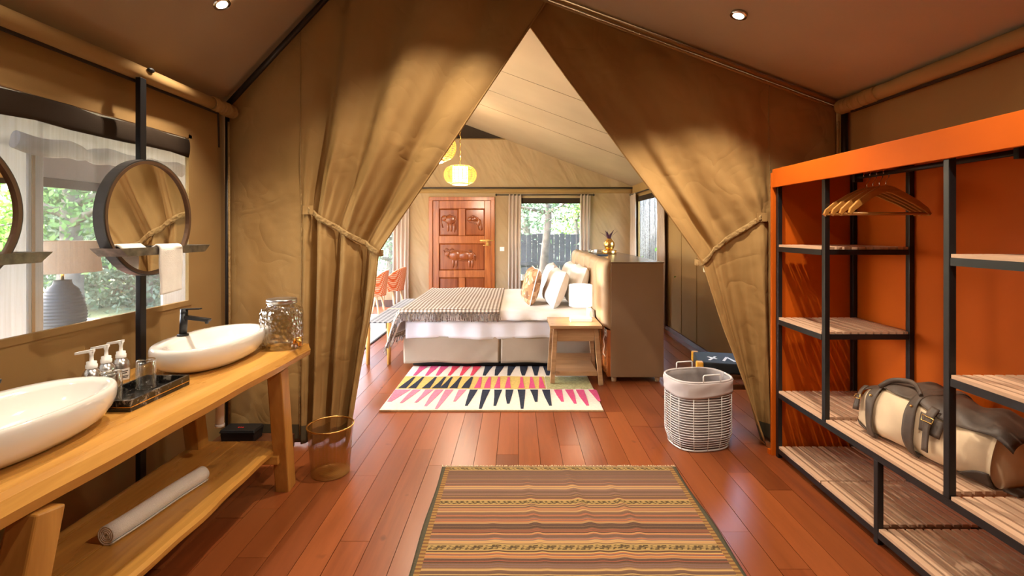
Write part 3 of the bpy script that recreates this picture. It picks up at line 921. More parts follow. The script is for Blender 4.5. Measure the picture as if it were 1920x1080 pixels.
tree('bright green leafy tree reflected in the mirror nearest the viewer', 4.6, 6.7, 4.4, 1.5, 8000, 'leaf_b', 12, 0.2, 0.10, 0.2, TR, 0.055)
tree('dark green tree behind the reed screen', 5.4, 13.6, 5.0, 1.7, 9000, 'leaf_c', 13, 0.0, 0.14, 0.15, TR, 0.12)
tree('bright green tree behind the one reflected in the mirror', 7.6, 8.2, 5.0, 2.2, 9000, 'leaf_b', 14, 0.0, 0.14, 0.1, TR, 0.08)

# ================================================================ TIED-BACK PARTITION CURTAINS
def tied_curtain(label, tie_label, T, M, B, us, folds, amp, vm, y0, anchor_u, seed, sgn, edge_fwd, hem=0.955):
    t = thing('partition_curtain', label, 'curtain', (B(0.6)[0], y0, 0), 0)
    pr = random.Random(seed)
    ph = pr.uniform(0, 6)
    def disp(u, v):
        q = (u - us) / (1 - us)
        a0 = sstep(0.0, 0.22, v)
        w = 0.004 * math.sin(u * 30 + ph) * a0
        w += 0.010 * math.sin(3.1 * v + 9 * u + ph) * a0 * sstep(0, .1, u)
        ed = sstep(0, .06, u) * sstep(0, 0.06, v)
        w += ed * (0.022 * mnoise.noise(Vector((u * 5 + ph, v * 3.2, 0.3))) + 0.010 * mnoise.noise(Vector((u * 11 + v * 5, v * 9 - u * 4 + ph, 1.7))) + 0.004 * mnoise.noise(Vector((u * 26 - v * 9, v * 22, ph))))
        if q > 0:
            env = sstep(0.0, 0.10, q)
            p = 2 * PI * folds * (q ** 0.85) + 0.5 * math.sin(2.4 * v + ph)
            f = math.sin(p) + 0.30 * math.sin(2 * p + 0.9) + 0.10 * math.sin(3.1 * p + 4 * v)
            A = amp * (0.45 + 0.55 * sstep(0.05, 0.5, v)) * (1 - 0.35 * math.exp(-((v - vm) / 0.05) ** 2))
            w += env * A * f
            # soft crumples close to the tie
            w += env * 0.010 * math.sin(p * 4.2 + 16 * v) * math.exp(-((v - vm + 0.05) / 0.07) ** 2)
            w -= 0.8 * edge_fwd * math.exp(-((q - 0.80) / 0.045) ** 2) * sstep(0.12, 0.4, v)
            # the leading edge rolls towards the viewer
            w += edge_fwd * sstep(0.86, 1.0, q) * (0.3 + 0.7 * sstep(0.2, 0.5, v))
        return w
    def fn(u, v):
        Tp, Mp, Bp = T(u), M(u), B(u)
        if v < vm:
            w = v / vm
            x, z = lerp(Tp[0], Mp[0], w), lerp(Tp[1], Mp[1], w)
        else:
            w = (v - vm) / (1 - vm)
            x, z = lerp(Mp[0], Bp[0], w), lerp(Mp[1], Bp[1], w)
            q = max(0, (u - us) / (1 - us))
            x += sgn * 0.020 * q * math.sin(PI * min(1, w * 1.6)) * (1 - w)
        return (x, y0 - disp(u, v), z)
    nu, nv = 150, 110
    m = MB().grid(fn, nu, nv)
    for i in range(len(m.f)):
        if (i // nu) / nv > hem:
            m.mi[i] = 1
    m.build('cloth', ['canvas_curtain', 'hem_dark'], t, solid=0.005)
    # vertical seam where the flat panel ends
    pts = [Vector(fn(us, v)) - Vector((0, 0.006, 0)) for v in np.linspace(0.01, 0.985, 40)]
    MB().tube(pts, 0.004, 6).build('seam', 'strap', t)
    # bound leading edge
    pts = [Vector(fn(1.0, v)) - Vector((0, 0.004, 0)) for v in np.linspace(0.0, 0.99, 70)]
    MB().tube(pts, 0.007, 6).build('edge_binding', 'canvas_curtain', t)
    # tie strap: from its stitched patch over the folds, round the leading edge
    path = []
    for k in range(25):
        u = lerp(anchor_u, 1.0, k / 24)
        x, y, z = fn(u, vm)
        path.append([x, min(fn(u + d, vm)[1] for d in (-.03, -.015, 0, .015, .03) if 0 <= u + d <= 1) - 0.010, z])
    for k in range(1, 24):   # pull it tight
        path[k][1] = min(path[k][1], 0.5 * (path[k - 1][1] + path[k][1]))
    ex = path[-1]
    path.append([ex[0] + sgn * 0.010, ex[1] + 0.01, ex[2] - 0.004])
    path.append([ex[0] + sgn * 0.012, y0 + 0.03, ex[2] - 0.005])
    path.append([ex[0] - sgn * 0.02, y0 + 0.055, ex[2] - 0.005])
    n = len(path) - 1
    def band(u, v):
        k = min(n - 1, int(u * n)); f = u * n - k
        p = [lerp(path[k][c], path[k + 1][c], f) for c in range(3)]
        return (p[0], p[1], p[2] + (v - 0.5) * 0.042)
    MB().grid(band, n * 2, 3).build('tie_strap', 'strap', t, solid=0.006)
    a = path[0]
    MB().box(a[0] - 0.035, a[0] + 0.035, a[1] - 0.002, a[1] + 0.004, a[2] - 0.03, a[2] + 0.03).build('tie_patch', 'canvas_curtain', t)
    return t
MAT['hem_dark'] = plain('dark_hem', (0.085, 0.065, 0.035), 0.6)

usL = 0.225
def TLc(u):
    x = lerp(-1.965, 0.215, u)
    return (x, min(bath_l(x), roof_r(x)) - 0.008)
def MLc(u):
    q = max(0, (u - usL) / (1 - usL))
    x = lerp(-1.965, -1.475, u / usL) if u < usL else lerp(-1.475, -0.935, q)
    return (x, lerp(1.62, 1.30, q))
def BLc(u):
    q = max(0, (u - usL) / (1 - usL))
    x = lerp(-1.965, -1.475, u / usL) if u < usL else lerp(-1.475, -1.130, q)
    return (x, 0.012)
tied_curtain('tan canvas curtain tied back on the left beside the basins', '', TLc, MLc, BLc, usL, 3.3, 0.050, 0.52, YP - 0.015, 0.30, 4, 1, 0.03)
usR = 0.197
def TRc(u):
    x = lerp(2.195, -0.14, u)
    return (x, roof_r(x) - 0.008)
def MRc(u):
    q = max(0, (u - usR) / (1 - usR))
    x = lerp(2.195, 1.735, u / usR) if u < usR else lerp(1.735, 1.245, q)
    return (x, lerp(1.60, 1.235, q))
def BRc(u):
    q = max(0, (u - usR) / (1 - usR))
    x = lerp(2.195, 1.735, u / usR) if u < usR else lerp(1.735, 1.665, q)
    return (x, 0.012)
tied_curtain('tan canvas curtain tied back on the right beside the orange wardrobe', '', TRc, MRc, BRc, usR, 1.35, 0.038, 0.55, YP + 0.02, 0.33, 9, -1, 0.045)

# window portals: they only guide the sky light that enters through the openings
def portal(name, loc, rot, sx, sy):
    d = bpy.data.lights.new(name, 'AREA'); d.shape = 'RECTANGLE'; d.size = sx; d.size_y = sy
    d.cycles.is_portal = True
    o = bpy.data.objects.new(name, d); col.objects.link(o); o.location = loc; o.rotation_euler = rot
portal('portal_outer', (XO - 0.08, (WO1[0] + WO1[1]) / 2, (WO1[2] + WO1[3]) / 2), (0, R(-90), 0), WO1[3] - WO1[2], WO1[1] - WO1[0])
portal('portal_outer_far', (XO - 0.08, (WO2[0] + WO2[1]) / 2, (WO2[2] + WO2[3]) / 2), (0, R(-90), 0), WO2[3] - WO2[2], WO2[1] - WO2[0])
portal('portal_back', ((WB1[0] + WB1[1]) / 2, YB + 0.1, 1.27), (R(-90), 0, 0), WB1[1] - WB1[0], 1.6)
portal('portal_back_left', ((WB2[0] + WB2[1]) / 2, YB + 0.1, 1.24), (R(-90), 0, 0), WB2[1] - WB2[0], 1.65)
portal('portal_right', (XR + 0.08, (WR1[0] + WR1[1]) / 2, 1.25), (0, R(90), 0), 1.6, WR1[1] - WR1[0])
portal('portal_right_near', (XR + 0.08, (WR2[0] + WR2[1]) / 2, (WR2[2] + WR2[3]) / 2), (0, R(90), 0), WR2[3] - WR2[2], WR2[1] - WR2[0])

# ================================================================ BATHROOM
# ---------------------------------------------------------------- downlights
def downlight(label, x, y, z, nx, power, aim=None, size=R(88)):
    t = thing('downlight', label, 'downlight', (x, y, z), 0, 'ceiling downlights')
    tilt = Matrix.Rotation(math.atan(nx), 4, 'Y')
    def ring(r0, r1, z0, z1):
        m = MB().lathe([(r0, z0), (r0, z1), (r1, z1), (r1, z0), (r0, z0)], 24)
        m.v = [tuple(tilt @ Vector(p)) for p in m.v]
        return m
    ring(0.030, 0.046, -0.016, -0.002).build('bezel', 'chrome', t, local=True)
    m = MB().disc((0, 0, -0.009), 0.030, 20, up=-1)
    m.v = [tuple(tilt @ Vector(p)) for p in m.v]
    m.build('lens', 'lens', t, local=True)
    l = lamp('downlight_bulb', 'SPOT', (x, y, z - 0.035), power, WARM, t, spot_size=size, spot_blend=0.75, shadow_soft_size=0.022)
    if aim:
        d = Vector(aim) - Vector((x, y, z - 0.035))
        l.rotation_euler = d.to_track_quat('-Z', 'Y').to_euler()
    return t
downlight('bright downlight in the sloping ceiling above the basins', -1.62, 2.65, bath_l(-1.62), -1.07 * 0.55, DOWNLIGHT_W * 1.0, (-1.40, 2.38, 0.0), R(94))
downlight('bright downlight in the sloping ceiling before the orange wardrobe', 1.235, 2.70, roof_r(1.235), 0.37, DOWNLIGHT_W * 1.3, (1.08, 2.78, 0.0), R(108))
downlight('downlight high in the ceiling over the striped rug', -0.42, 2.62, roof_r(-0.42), 0.37, DOWNLIGHT_W * 1.6, (-0.55, 2.82, 0.0), R(98))
downlight('downlight in the ceiling over the nearer basin', -1.52, 1.25, bath_l(-1.52), -1.07 * 0.55, DOWNLIGHT_W * 0.5, (-1.2, 1.30, 0.0), R(130))
downlight('downlight in the ceiling over the near end of the wardrobe', 1.10, 1.20, roof_r(1.10), 0.37, DOWNLIGHT_W * 1.15, (0.75, 1.35, 0.0), R(150))
downlight('downlight high in the ceiling over the viewer', -0.2, 0.55, roof_r(-0.2), 0.37, DOWNLIGHT_W * 0.45, (-0.1, 0.95, 0.0), R(150))

# ---------------------------------------------------------------- vanity bench
ZT = 0.785
van = thing('vanity_bench', 'long honey-coloured wooden vanity bench under the mesh window', 'bench', (-1.55, 1.85, 0))
pr = random.Random(21)
def top_section(y):
    e = 0.004 * math.sin(y * 5.1) + 0.003 * math.sin(y * 13 + 1)
    fx = -1.225 - 0.030 * sstep(2.7, 1.0, y) + e
    return [(-1.850, ZT), (fx - 0.050, ZT), (fx - 0.020, ZT - 0.006), (fx + 0.002, ZT - 0.036), (fx - 0.004, ZT - 0.066), (fx - 0.028, ZT - 0.078), (-1.850, ZT - 0.078)]
ys = list(np.linspace(0.80, 2.86, 60)) + [2.878, 2.888]
vs = []; n = 7
for k, y in enumerate(ys):
    s = top_section(y)
    if k >= len(ys) - 2:
        c = 0.010 if k == len(ys) - 2 else 0.022
        s = [(min(a, s[3][0] - c) if i not in (0, 6) else a, max(ZT - 0.078 + c * (i not in (0, 1)) * 0.6, min(ZT - c * 0.5, b))) for i, (a, b) in enumerate(s)]
    vs += [(a, y, b) for a, b in s]
fs = [(k * n + i, k * n + (i + 1) % n, (k + 1) * n + (i + 1) % n, (k + 1) * n + i) for k in range(len(ys) - 1) for i in range(n)]
fs += [tuple(range(n)), tuple(reversed([(len(ys) - 1) * n + i for i in range(n)]))]
MB().add(vs, fs).build('worktop', 'oak', van)
for sy, yt, yb_ in ((0, 1.30, 1.16), (1, 2.60, 2.735)):
    for xt, xb_ in ((-1.285, -1.305), (-1.765, -1.775)):
        MB().bar((xt, yt, ZT - 0.079), (xb_, yb_, 0.0), 0.078, 0.085, up=(0, 1, 0)).build('leg', 'oak_leg', van, bev=0.006)
MB().box(-1.815, -1.575, 1.02, 2.755, 0.222, 0.254).build('shelf_board', 'oak', van, bev=0.005)
m = MB(); 
vs = []
for k, y in enumerate(np.linspace(1.02, 2.755, 40)):
    e = 0.006 * math.sin(y * 7) + 0.003 * math.sin(y * 19)
    vs += [(-1.573, y, 0.254), (-1.345 + e, y, 0.254), (-1.328 + e, y, 0.244), (-1.330 + e, y, 0.222), (-1.573, y, 0.222)]
n = 5
fs = [(k * n + i, k * n + (i + 1) % n, (k + 1) * n + (i + 1) % n, (k + 1) * n + i) for k in range(39) for i in range(n)]
fs += [tuple(range(n)), tuple(reversed([39 * n + i for i in range(n)]))]
m.add(vs, fs).build('shelf_board', 'oak', van)
for y in (1.20, 2.665):
    MB().box(-1.79, -1.30, y - 0.03, y + 0.03, 0.175, 0.221).build('crossbar', 'oak', van, bev=0.004)

# ---------------------------------------------------------------- basins with taps
def basin(label, yc, drain=True):
    t = thing('vessel_basin', label, 'basin', (-1.555, yc, ZT), 0, 'basins on the vanity bench')
    a, b, h = 0.196, 0.335, 0.128
    prof = [(0.001, 0.0), (0.62, 0.0), (0.76, 0.009), (0.885, 0.030), (0.962, 0.058), (0.997, 0.086), (1.0, 0.105), (0.993, 0.118), (0.975, 0.126), (0.955, 0.128)]
    m = MB()
    N = 64
    sq = lambda c: math.copysign(abs(c) ** 0.90, c)
    vs = []
    for r, z in prof:
        for k in range(N):
            an = 2 * PI * k / N
            vs.append((r * a * sq(math.cos(an)), r * b * sq(math.sin(an)), z))
    # flat deck at the back, then the bowl, centred towards the front
    for f, dz, r in ((0.0, 0.0, 1.0), (0.15, -0.010, 0.97), (0.35, -0.042, 0.88), (0.6, -0.078, 0.70), (0.9, -0.098, 0.35), (1.0, -0.102, 0.02)):
        for k in range(N):
            an = 2 * PI * k / N
            vs.append((0.026 + 0.80 * r * (a - 0.012) * sq(math.cos(an)), 0.86 * r * b * sq(math.sin(an)), h - 0.002 + dz))
    M_ = len(prof) + 6
    fs = [(i * N + k, i * N + (k + 1) % N, (i + 1) * N + (k + 1) % N, (i + 1) * N + k) for i in range(M_ - 1) for k in range(N)]
    m.add(vs, fs, 0, True)
    bowl = m.build('bowl', 'ceramic', t, local=True)
    MB().lathe([(0.001, 0.004), (0.018, 0.004), (0.022, 0.0)], 20, (0.030, 0, 0.0235)).build('plug', 'chrome', bowl, local=True)
    fx = -0.152
    m = MB().lathe([(0.001, 0.0), (0.026, 0.0), (0.026, 0.008), (0.020, 0.010), (0.019, 0.012)], 20, (fx, 0, h - 0.001))
    m.tube([(fx, 0, h + 0.008), (fx + 0.006, 0, h + 0.115)], 0.0175, 16)
    tap = m.build('tap', 'blackmatte', t, local=True)
    m = MB().hexa([(fx + 0.0, -0.015, h + 0.086), (fx + 0.135, -0.014, h + 0.070), (fx + 0.135, 0.014, h + 0.070), (fx + 0.0, 0.015, h + 0.086)],
                  [(fx + 0.0, -0.015, h + 0.106), (fx + 0.140, -0.014, h + 0.086), (fx + 0.140, 0.014, h + 0.086), (fx + 0.0, 0.015, h + 0.106)])
    m.lathe([(0.001, -0.012), (0.008, -0.012), (0.009, 0.002)], 10, (fx + 0.122, 0, h + 0.072))
    m.build('spout', 'blackmatte', tap, local=True, bev=0.004)
    m = MB().lathe([(0.0175, 0.0), (0.0175, 0.020), (0.001, 0.021)], 16, (fx + 0.006, 0, h + 0.115))
    m.hexa([(fx - 0.01, -0.010, h + 0.131), (fx + 0.090, -0.012, h + 0.134), (fx + 0.090, 0.012, h + 0.134), (fx - 0.01, 0.010, h + 0.131)],
           [(fx - 0.01, -0.010, h + 0.137), (fx + 0.090, -0.012, h + 0.140), (fx + 0.090, 0.012, h + 0.140), (fx - 0.01, 0.010, h + 0.137)])
    m.build('lever', 'blackmatte', tap, local=True)
    return t
basin('oval white basin with black tap beside the glass drinks jar', 2.478)
dp = thing('drain_pipe', 'short white drain pipe hanging under the far end of the vanity', 'pipe', (-1.505, 2.455, ZT - 0.325))
MB().tube([(0, 0, 0.0), (0, 0, 0.2455)], 0.019, 14).build('tube', 'white_plastic', dp, local=True)
MB().tube([(0, 0, -0.002), (0, 0, 0.012)], 0.022, 14).build('collar', 'white_plastic', dp, local=True)
basin('oval white basin nearest the viewer, cut by the left edge', 1.465)

# ---------------------------------------------------------------- mirrors on poles
def mirror(label, tlabel, yc, cloth):
    t = thing('round_mirror', label, 'mirror', (-1.86, yc, 0), 0, 'round mirrors on black poles')
    zc, Rm = 1.512, 0.284
    MB().box(-1.892, -1.866, yc + 0.008, yc + 0.048, 0.0, 2.21).build('pole', 'blackmetal', t, bev=0.003)
    n = 64
    def ring(r0, r1, x0, x1):
        vs = []
        for x, r in ((x0, r0), (x0, r1), (x1, r1), (x1, r0)):
            vs += [(x, yc + r * math.cos(2 * PI * k / n), zc + r * math.sin(2 * PI * k / n)) for k in range(n)]
        fs = [(i * n + k, i * n + (k + 1) % n, ((i + 1) % 4) * n + (k + 1) % n, ((i + 1) % 4) * n + k) for i in range(4) for k in range(n)]
        return MB().add(vs, fs, 0, False)
    fr = ring(Rm - 0.006, Rm, -1.848, -1.800).build('frame', 'frameside', t)
    ring(Rm - 0.020, Rm - 0.0065, -1.815, -1.797).build('lip', 'framewood', fr)
    vs = [(-1.808, yc + (Rm - 0.008) * math.cos(2 * PI * k / n), zc + (Rm - 0.008) * math.sin(2 * PI * k / n)) for k in range(n)]
    vs += [(-1.814, a, b) for _, a, b in vs]
    MB().add(vs, [tuple(range(n)), tuple(reversed(range(n, 2 * n)))] + [(k, (k + 1) % n, n + (k + 1) % n, n + k) for k in range(n)]).build('glass', 'mirror', t)
    # galvanised tray with raked ends
    z0, z1 = 1.335, 1.372
    y0, y1 = yc - 0.315, yc + 0.295
    x0, x1 = -1.832, -1.705
    c = 0.045; th = 0.003
    m = MB()
    m.box(x0, x1, y0 + c, y1 - c, z0, z0 + th)
    m.hexa([(x1, y0 + c, z0), (x1 + th, y0 + c, z0), (x1 + th, y1 - c, z0), (x1, y1 - c, z0)],
           [(x1, y0, z1), (x1 + th, y0, z1), (x1 + th, y1, z1), (x1, y1, z1)])
    m.hexa([(x0 - th, y0 + c, z0), (x0, y0 + c, z0), (x0, y1 - c, z0), (x0 - th, y1 - c, z0)],
           [(x0 - th, y0, z1), (x0, y0, z1), (x0, y1, z1), (x0 - th, y1, z1)])
    m.hexa([(x0, y0 + c, z0), (x1, y0 + c, z0), (x1, y0 + c + th, z0), (x0, y0 + c + th, z0)],
           [(x0, y0, z1), (x1, y0, z1), (x1, y0 + th, z1), (x0, y0 + th, z1)])
    m.hexa([(x0, y1 - c - th, z0), (x1, y1 - c - th, z0), (x1, y1 - c, z0), (x0, y1 - c, z0)],
           [(x0, y1 - th, z1), (x1, y1 - th, z1), (x1, y1, z1), (x0, y1, z1)])
    m.build('tray', 'galv', t)
    return t
mirror('round dark-framed mirror with a white towel over its tray', '', 2.395, True)
mirror('round dark-framed mirror at the left edge reflecting green leaves', '', 1.485, False)

# towel folded over the tray of the farther mirror
def towel_fn(u, v):
    # v: from inside the tray, over its lip, down the front
    y = lerp(2.300, 2.452, u) + 0.004 * math.sin(v * 9 + u * 3)
    L = v * 0.34
    if L < 0.085:
        x, z = -1.80 + L, 1.344 + 0.033 * sstep(0.03, 0.085, L)
    elif L < 0.125:
        a = (L - 0.085) / 0.04 * PI / 2
        x, z = -1.715 + 0.022 * math.sin(a), 1.377 - 0.022 * (1 - math.cos(a)) + 0.004
    else:
        d = L - 0.125
        x, z = -1.693 + 0.004 * math.sin(u * 5), 1.359 - d + 0.008 * u
    return (x, y, z)
tw = MB().grid(towel_fn, 14, 40).build('hand_towel', 'towel', solid=0.009)
tag(tw, 'white hand towel hanging over the mirror tray', 'towel')

# rolled bath mat on the lower shelf
tm = thing('rolled_towel', 'white rolled bath towel lying on the vanity\'s lower shelf', 'towel', (-1.56, 1.84, 0.254), R(-7.5))
m = MB()
prof = []
N = 120
for k in range(N + 1):
    a = 2 * PI * 4.2 * k / N
    r = 0.006 + 0.031 * (k / N)
    prof.append((r * math.cos(a - 1.9), 0.0385 + r * math.sin(a - 1.9)))
prof.append((prof[-1][0] - 0.012, 0.003)); 
m.grid(lambda u, v: (prof[int(round(u * (len(prof) - 1)))][0] + 0.003 * math.sin(v * 7), v * 0.475, max(0.003, prof[int(round(u * (len(prof) - 1)))][1])), len(prof) - 1, 14)
m.build('roll', 'towel', tm, local=True, solid=0.0055)

# ---------------------------------------------------------------- tray, glasses, dispensers, jar, mesh bin
tr = thing('marble_tray', 'black marble tray with a brass line between the basins', 'tray', (-1.51, 1.925, ZT))
x0, x1, y0, y1 = -1.600, -1.415, 1.775, 2.095
MB().box(x0, x1, y0, y1, ZT, ZT + 0.012).build('base', 'marble', tr, bev=0.001)
m = MB()
for (a, b, c, d) in ((x0, x1, y0, y0 + 0.010), (x0, x1, y1 - 0.010, y1), (x0, x0 + 0.010, y0 + 0.0101, y1 - 0.0101), (x1 - 0.010, x1, y0 + 0.0101, y1 - 0.0101)):
    m.box(a, b, c, d, ZT + 0.0122, ZT + 0.042)
m.build('rim', 'marble', tr)
m = MB()
for (a, b, c, d) in ((x0 - .0008, x1 + .0008, y0 - .0008, y0 + .002), (x1 - .002, x1 + .0008, y0, y1), (x0 - .0008, x1 + .0008, y1 - .002, y1 + .0008)):
    m.box(a, b, c, d, ZT + 0.0155, ZT + 0.0185)
m.build('inlay', 'gold', tr)

def tumbler(label, x, y):
    m = MB().lathe([(0.036, 0.0), (0.0375, 0.001), (0.034, 0.112), (0.031, 0.116), (0.001, 0.116)], 28)
    m.lathe([(0.001, 0.104), (0.030, 0.103), (0.0335, 0.002), (0.036, 0.0)], 28)
    o = m.build('glass_tumbler', 'glass')
    o.location = (x, y, ZT + 0.0125)
    return tag(o, label, 'glass', 'upturned tumblers on the marble tray')
tumbler('upturned clear tumbler in front of the black mirror pole', -1.545, 2.02)
tumbler('upturned clear tumbler in front of the pump bottles', -1.545, 1.845)

def dispenser(label, x, y, rz):
    t = thing('pump_bottle', label, 'bottle', (x, y, ZT), rz, 'aluminium pump bottles')
    MB().lathe([(0.001, 0), (0.029, 0), (0.0315, 0.004), (0.0315, 0.088), (0.029, 0.102), (0.020, 0.116), (0.0145, 0.120), (0.0145, 0.124)], 24).build('bottle', 'alu', t, local=True)
    m = MB().lathe([(0.019, 0.122), (0.019, 0.136), (0.0165, 0.137), (0.0165, 0.148), (0.007, 0.150), (0.006, 0.172), (0.0105, 0.190), (0.001, 0.192)], 18)
    m.hexa([(-0.009, -0.009, 0.186), (0.052, -0.005, 0.178), (0.052, 0.005, 0.178), (-0.009, 0.009, 0.186)],
           [(-0.009, -0.009, 0.197), (0.052, -0.005, 0.187), (0.052, 0.005, 0.187), (-0.009, 0.009, 0.197)])
    m.build('pump', 'white_plastic', t, local=True)
    m = MB().grid(lambda u, v: (0.0320 * math.cos(lerp(-0.75, 0.75, u) - rz - 0.5), 0.0320 * math.sin(lerp(-0.75, 0.75, u) - rz - 0.5), lerp(0.030, 0.078, v)), 10, 2)
    lb = m.build('paper_label', 'white_plastic', t, local=True)
    m = MB()
    for zz, w in ((0.066, 0.45), (0.058, 0.30), (0.045, 0.5), (0.039, 0.4)):
        m.grid(lambda u, v, zz=zz, w=w: (0.0323 * math.cos(lerp(-w, w, u) - rz - 0.5), 0.0323 * math.sin(lerp(-w, w, u) - rz - 0.5), zz + 0.0035 * v), 6, 1)
    m.build('print', 'blackmatte', lb, local=True)
    return t
dispenser('aluminium pump bottle with white pump, nearest the viewer', -1.680, 1.915, R(200))
dispenser('aluminium pump bottle with white pump, middle of three', -1.690, 1.995, R(195))
dispenser('aluminium pump bottle with white pump, nearest the black mirror pole', -1.695, 2.075, R(190))

jar = thing('drinks_jar', 'patterned glass drinks jar with metal lid and brass tap', 'jar', (-1.345, 2.772, ZT))
def jf(a, z):
    return 1.0 - 0.055 * abs(math.sin(4 * a)) * (1 if 0.01 < z < 0.20 else 0.2)
jb = MB().lathe([(0.001, 0.0), (0.105, 0.0), (0.118, 0.012), (0.120, 0.10), (0.120, 0.195), (0.112, 0.216), (0.088, 0.232), (0.076, 0.238), (0.076, 0.252)], 64, fn=jf)
jb.build('glass_body', 'glass_cut', jar, local=True)
MB().lathe([(0.072, 0.250), (0.081, 0.250), (0.081, 0.256), (0.0795, 0.258), (0.081, 0.260), (0.081, 0.272), (0.078, 0.276), (0.001, 0.276)], 40).build('lid', 'alu', jar, local=True)
an = R(-28)
dx, dy = math.cos(an), math.sin(an)
m = MB().tube([(0.116 * dx, 0.116 * dy, 0.045), (0.155 * dx, 0.155 * dy, 0.045)], 0.009, 12)
m.tube([(0.152 * dx, 0.152 * dy, 0.064), (0.152 * dx, 0.152 * dy, 0.020)], 0.010, 12)
m.tube([(0.117 * dx, 0.117 * dy, 0.045), (0.122 * dx, 0.122 * dy, 0.045)], 0.018, 16)
tp = m.build('tap', 'gold', jar, local=True)
m = MB().tube([(0.152 * dx - 0.02 * dy, 0.152 * dy + 0.02 * dx, 0.070), (0.152 * dx + 0.02 * dy, 0.152 * dy - 0.02 * dx, 0.070)], 0.004, 8)
m.tube([(0.152 * dx, 0.152 * dy, 0.060), (0.152 * dx, 0.152 * dy, 0.072)], 0.004, 8)
m.build('tap_handle', 'gold', tp, local=True)

bn = thing('mesh_bin', 'brass wire-mesh waste bin beside the vanity leg', 'bin', (-1.118, 2.905, 0))
MB().lathe([(0.108, 0.004), (0.131, 0.285)], 64).build('wall', 'goldmesh', bn, local=True)
MB().tube([(0.132 * math.cos(a), 0.132 * math.sin(a), 0.287) for a in np.linspace(0, 2 * PI, 48, endpoint=False)], 0.005, 8, closed=True).build('rim', 'gold', bn, local=True)
MB().lathe([(0.001, 0.002), (0.108, 0.002), (0.110, 0.010), (0.108, 0.012), (0.001, 0.008)], 48).build('base', 'goldmesh', bn, local=True)

bxo = thing('black_box', 'small black plastic box on the ledge behind the vanity', 'box', (-1.80, 3.175, 0.085))
MB().hexa([(-0.105, -0.055, 0), (0.105, -0.055, 0), (0.105, 0.055, 0), (-0.105, 0.055, 0)], [(-0.11, -0.06, 0.062), (0.11, -0.06, 0.062), (0.11, 0.06, 0.062), (-0.11, 0.06, 0.062)]).build('body', 'blackmatte', bxo, local=True, bev=0.006)
MB().hexa([(-0.115, -0.065, 0.062), (0.115, -0.065, 0.062), (0.115, 0.06, 0.062), (-0.115, 0.06, 0.062)], [(-0.108, -0.058, 0.082), (0.108, -0.058, 0.082), (0.108, 0.055, 0.082), (-0.108, 0.055, 0.082)]).build('lid', 'blackmatte', bxo, local=True, bev=0.004)
m = MB()
for k in range(3):
    m.box(-0.018 + k * 0.014, -0.009 + k * 0.014, -0.02, -0.008, 0.0822, 0.0832)
m.build('red_lettering', 'led', bxo, local=True)

# ---------------------------------------------------------------- wardrobe
WX0, WX1 = 1.660, 2.165
WY0, WY1 = 0.85, 3.12
wd = thing('open_wardrobe', 'open orange-panelled wardrobe with black frame and slatted shelves', 'wardrobe', (1.9, 2.0, 0))
MB().box(2.168, 2.188, WY0, WY1, 0.02, 1.84).build('back_panel', 'orange', wd)
MB().box(WX0 - 0.022, 2.1675, 3.124, 3.142, 0.0, 1.82).build('end_panel', 'orange', wd, bev=0.002)
MB().box(WX0 - 0.020, WX0 - 0.003, WY0, 3.1235, 1.725, 1.842).build('fascia', 'orange', wd, bev=0.002)
MB().box(WX0 - 0.002, 2.1675, WY0, 3.1235, 1.825, 1.842).build('top_panel', 'orange', wd)
MB().box(WX0 - 0.030, 2.1675, 3.1425, 3.165, 0.0, 0.03).build('plinth', 'orange', wd)
P_ = 0.028
Z1, Z2, Z3, Z4 = 0.062, 0.415, 0.882, 1.345
def post(x, y, z0, z1):
    MB().box(x, x + P_, y, y + P_, z0, z1).build('post', 'blackmetal', wd, bev=0.003)
post(WX0, 3.09, 0.0, 1.824); post(WX1 - P_, 3.09, 0.0, 1.824)
post(WX0, 2.62, Z2, 1.824); post(WX1 - P_, 2.645, 0.0, 1.824)
post(WX0, 1.865, Z2, 1.824); post(WX1 - P_, 1.865, 0.0, 1.824)
post(WX0, 2.235, 0.0, Z2 - 0.03); post(WX0, 1.25, 0.0, Z2 - 0.03)
def shelf(z, sections, rails):
    fr = MB()
    y0 = min(s[0] for s in sections); y1 = max(s[1] for s in sections)
    for x in (WX0, WX1 - P_):
        fr.box(x + 0.001, x + P_ - 0.001, y0, y1, z - 0.030, z)
    for y in rails:
        fr.box(WX0 + P_, WX1 - P_, y, y + 0.024, z - 0.028, z - 0.001)
    sh = fr.build('shelf', 'blackmetal', wd)
    n = 12; pitch = (WX1 - WX0 - 0.004) / n
    for a, b in sections:
        me = MB().box(0, pitch - 0.0115, 0, b - a - 0.004, 0, 0.014).mesh('slat', 'slat')
        for i in range(n):
            o = bpy.data.objects.new('slat', me); col.objects.link(o); o.parent = sh
            o.location = (WX0 + 0.003 + i * pitch - wd.location.x, a + 0.002 - wd.location.y + rnd.uniform(-.001, .001), z + 0.0005)
        # cleats the slats are screwed to
        for yy in (a + 0.02, b - 0.045):
            MB().box(WX0 + P_ + 0.002, WX1 - P_ - 0.002, yy, yy + 0.022, z - 0.018, z).build('cleat', 'slat', sh)
    return sh
shelf(Z1, [(2.662, 3.088), (2.264, 2.658), (0.90, 2.234)], (1.2, 1.6))
shelf(Z2, [(2.650, 3.088), (1.896, 2.617), (0.90, 1.862)], (1.2, 1.6))
shelf(Z3, [(2.652, 3.088)], (2.648,))
shelf(Z4, [(2.652, 3.088)], (2.648,))
shelf(Z3, [(0.95, 1.862)], (1.2,))
shelf(Z4, [(0.95, 1.862)], (1.2,))
m = MB().tube([(1.868, 1.80, 1.742), (1.868, 2.66, 1.742)], 0.0125, 12)
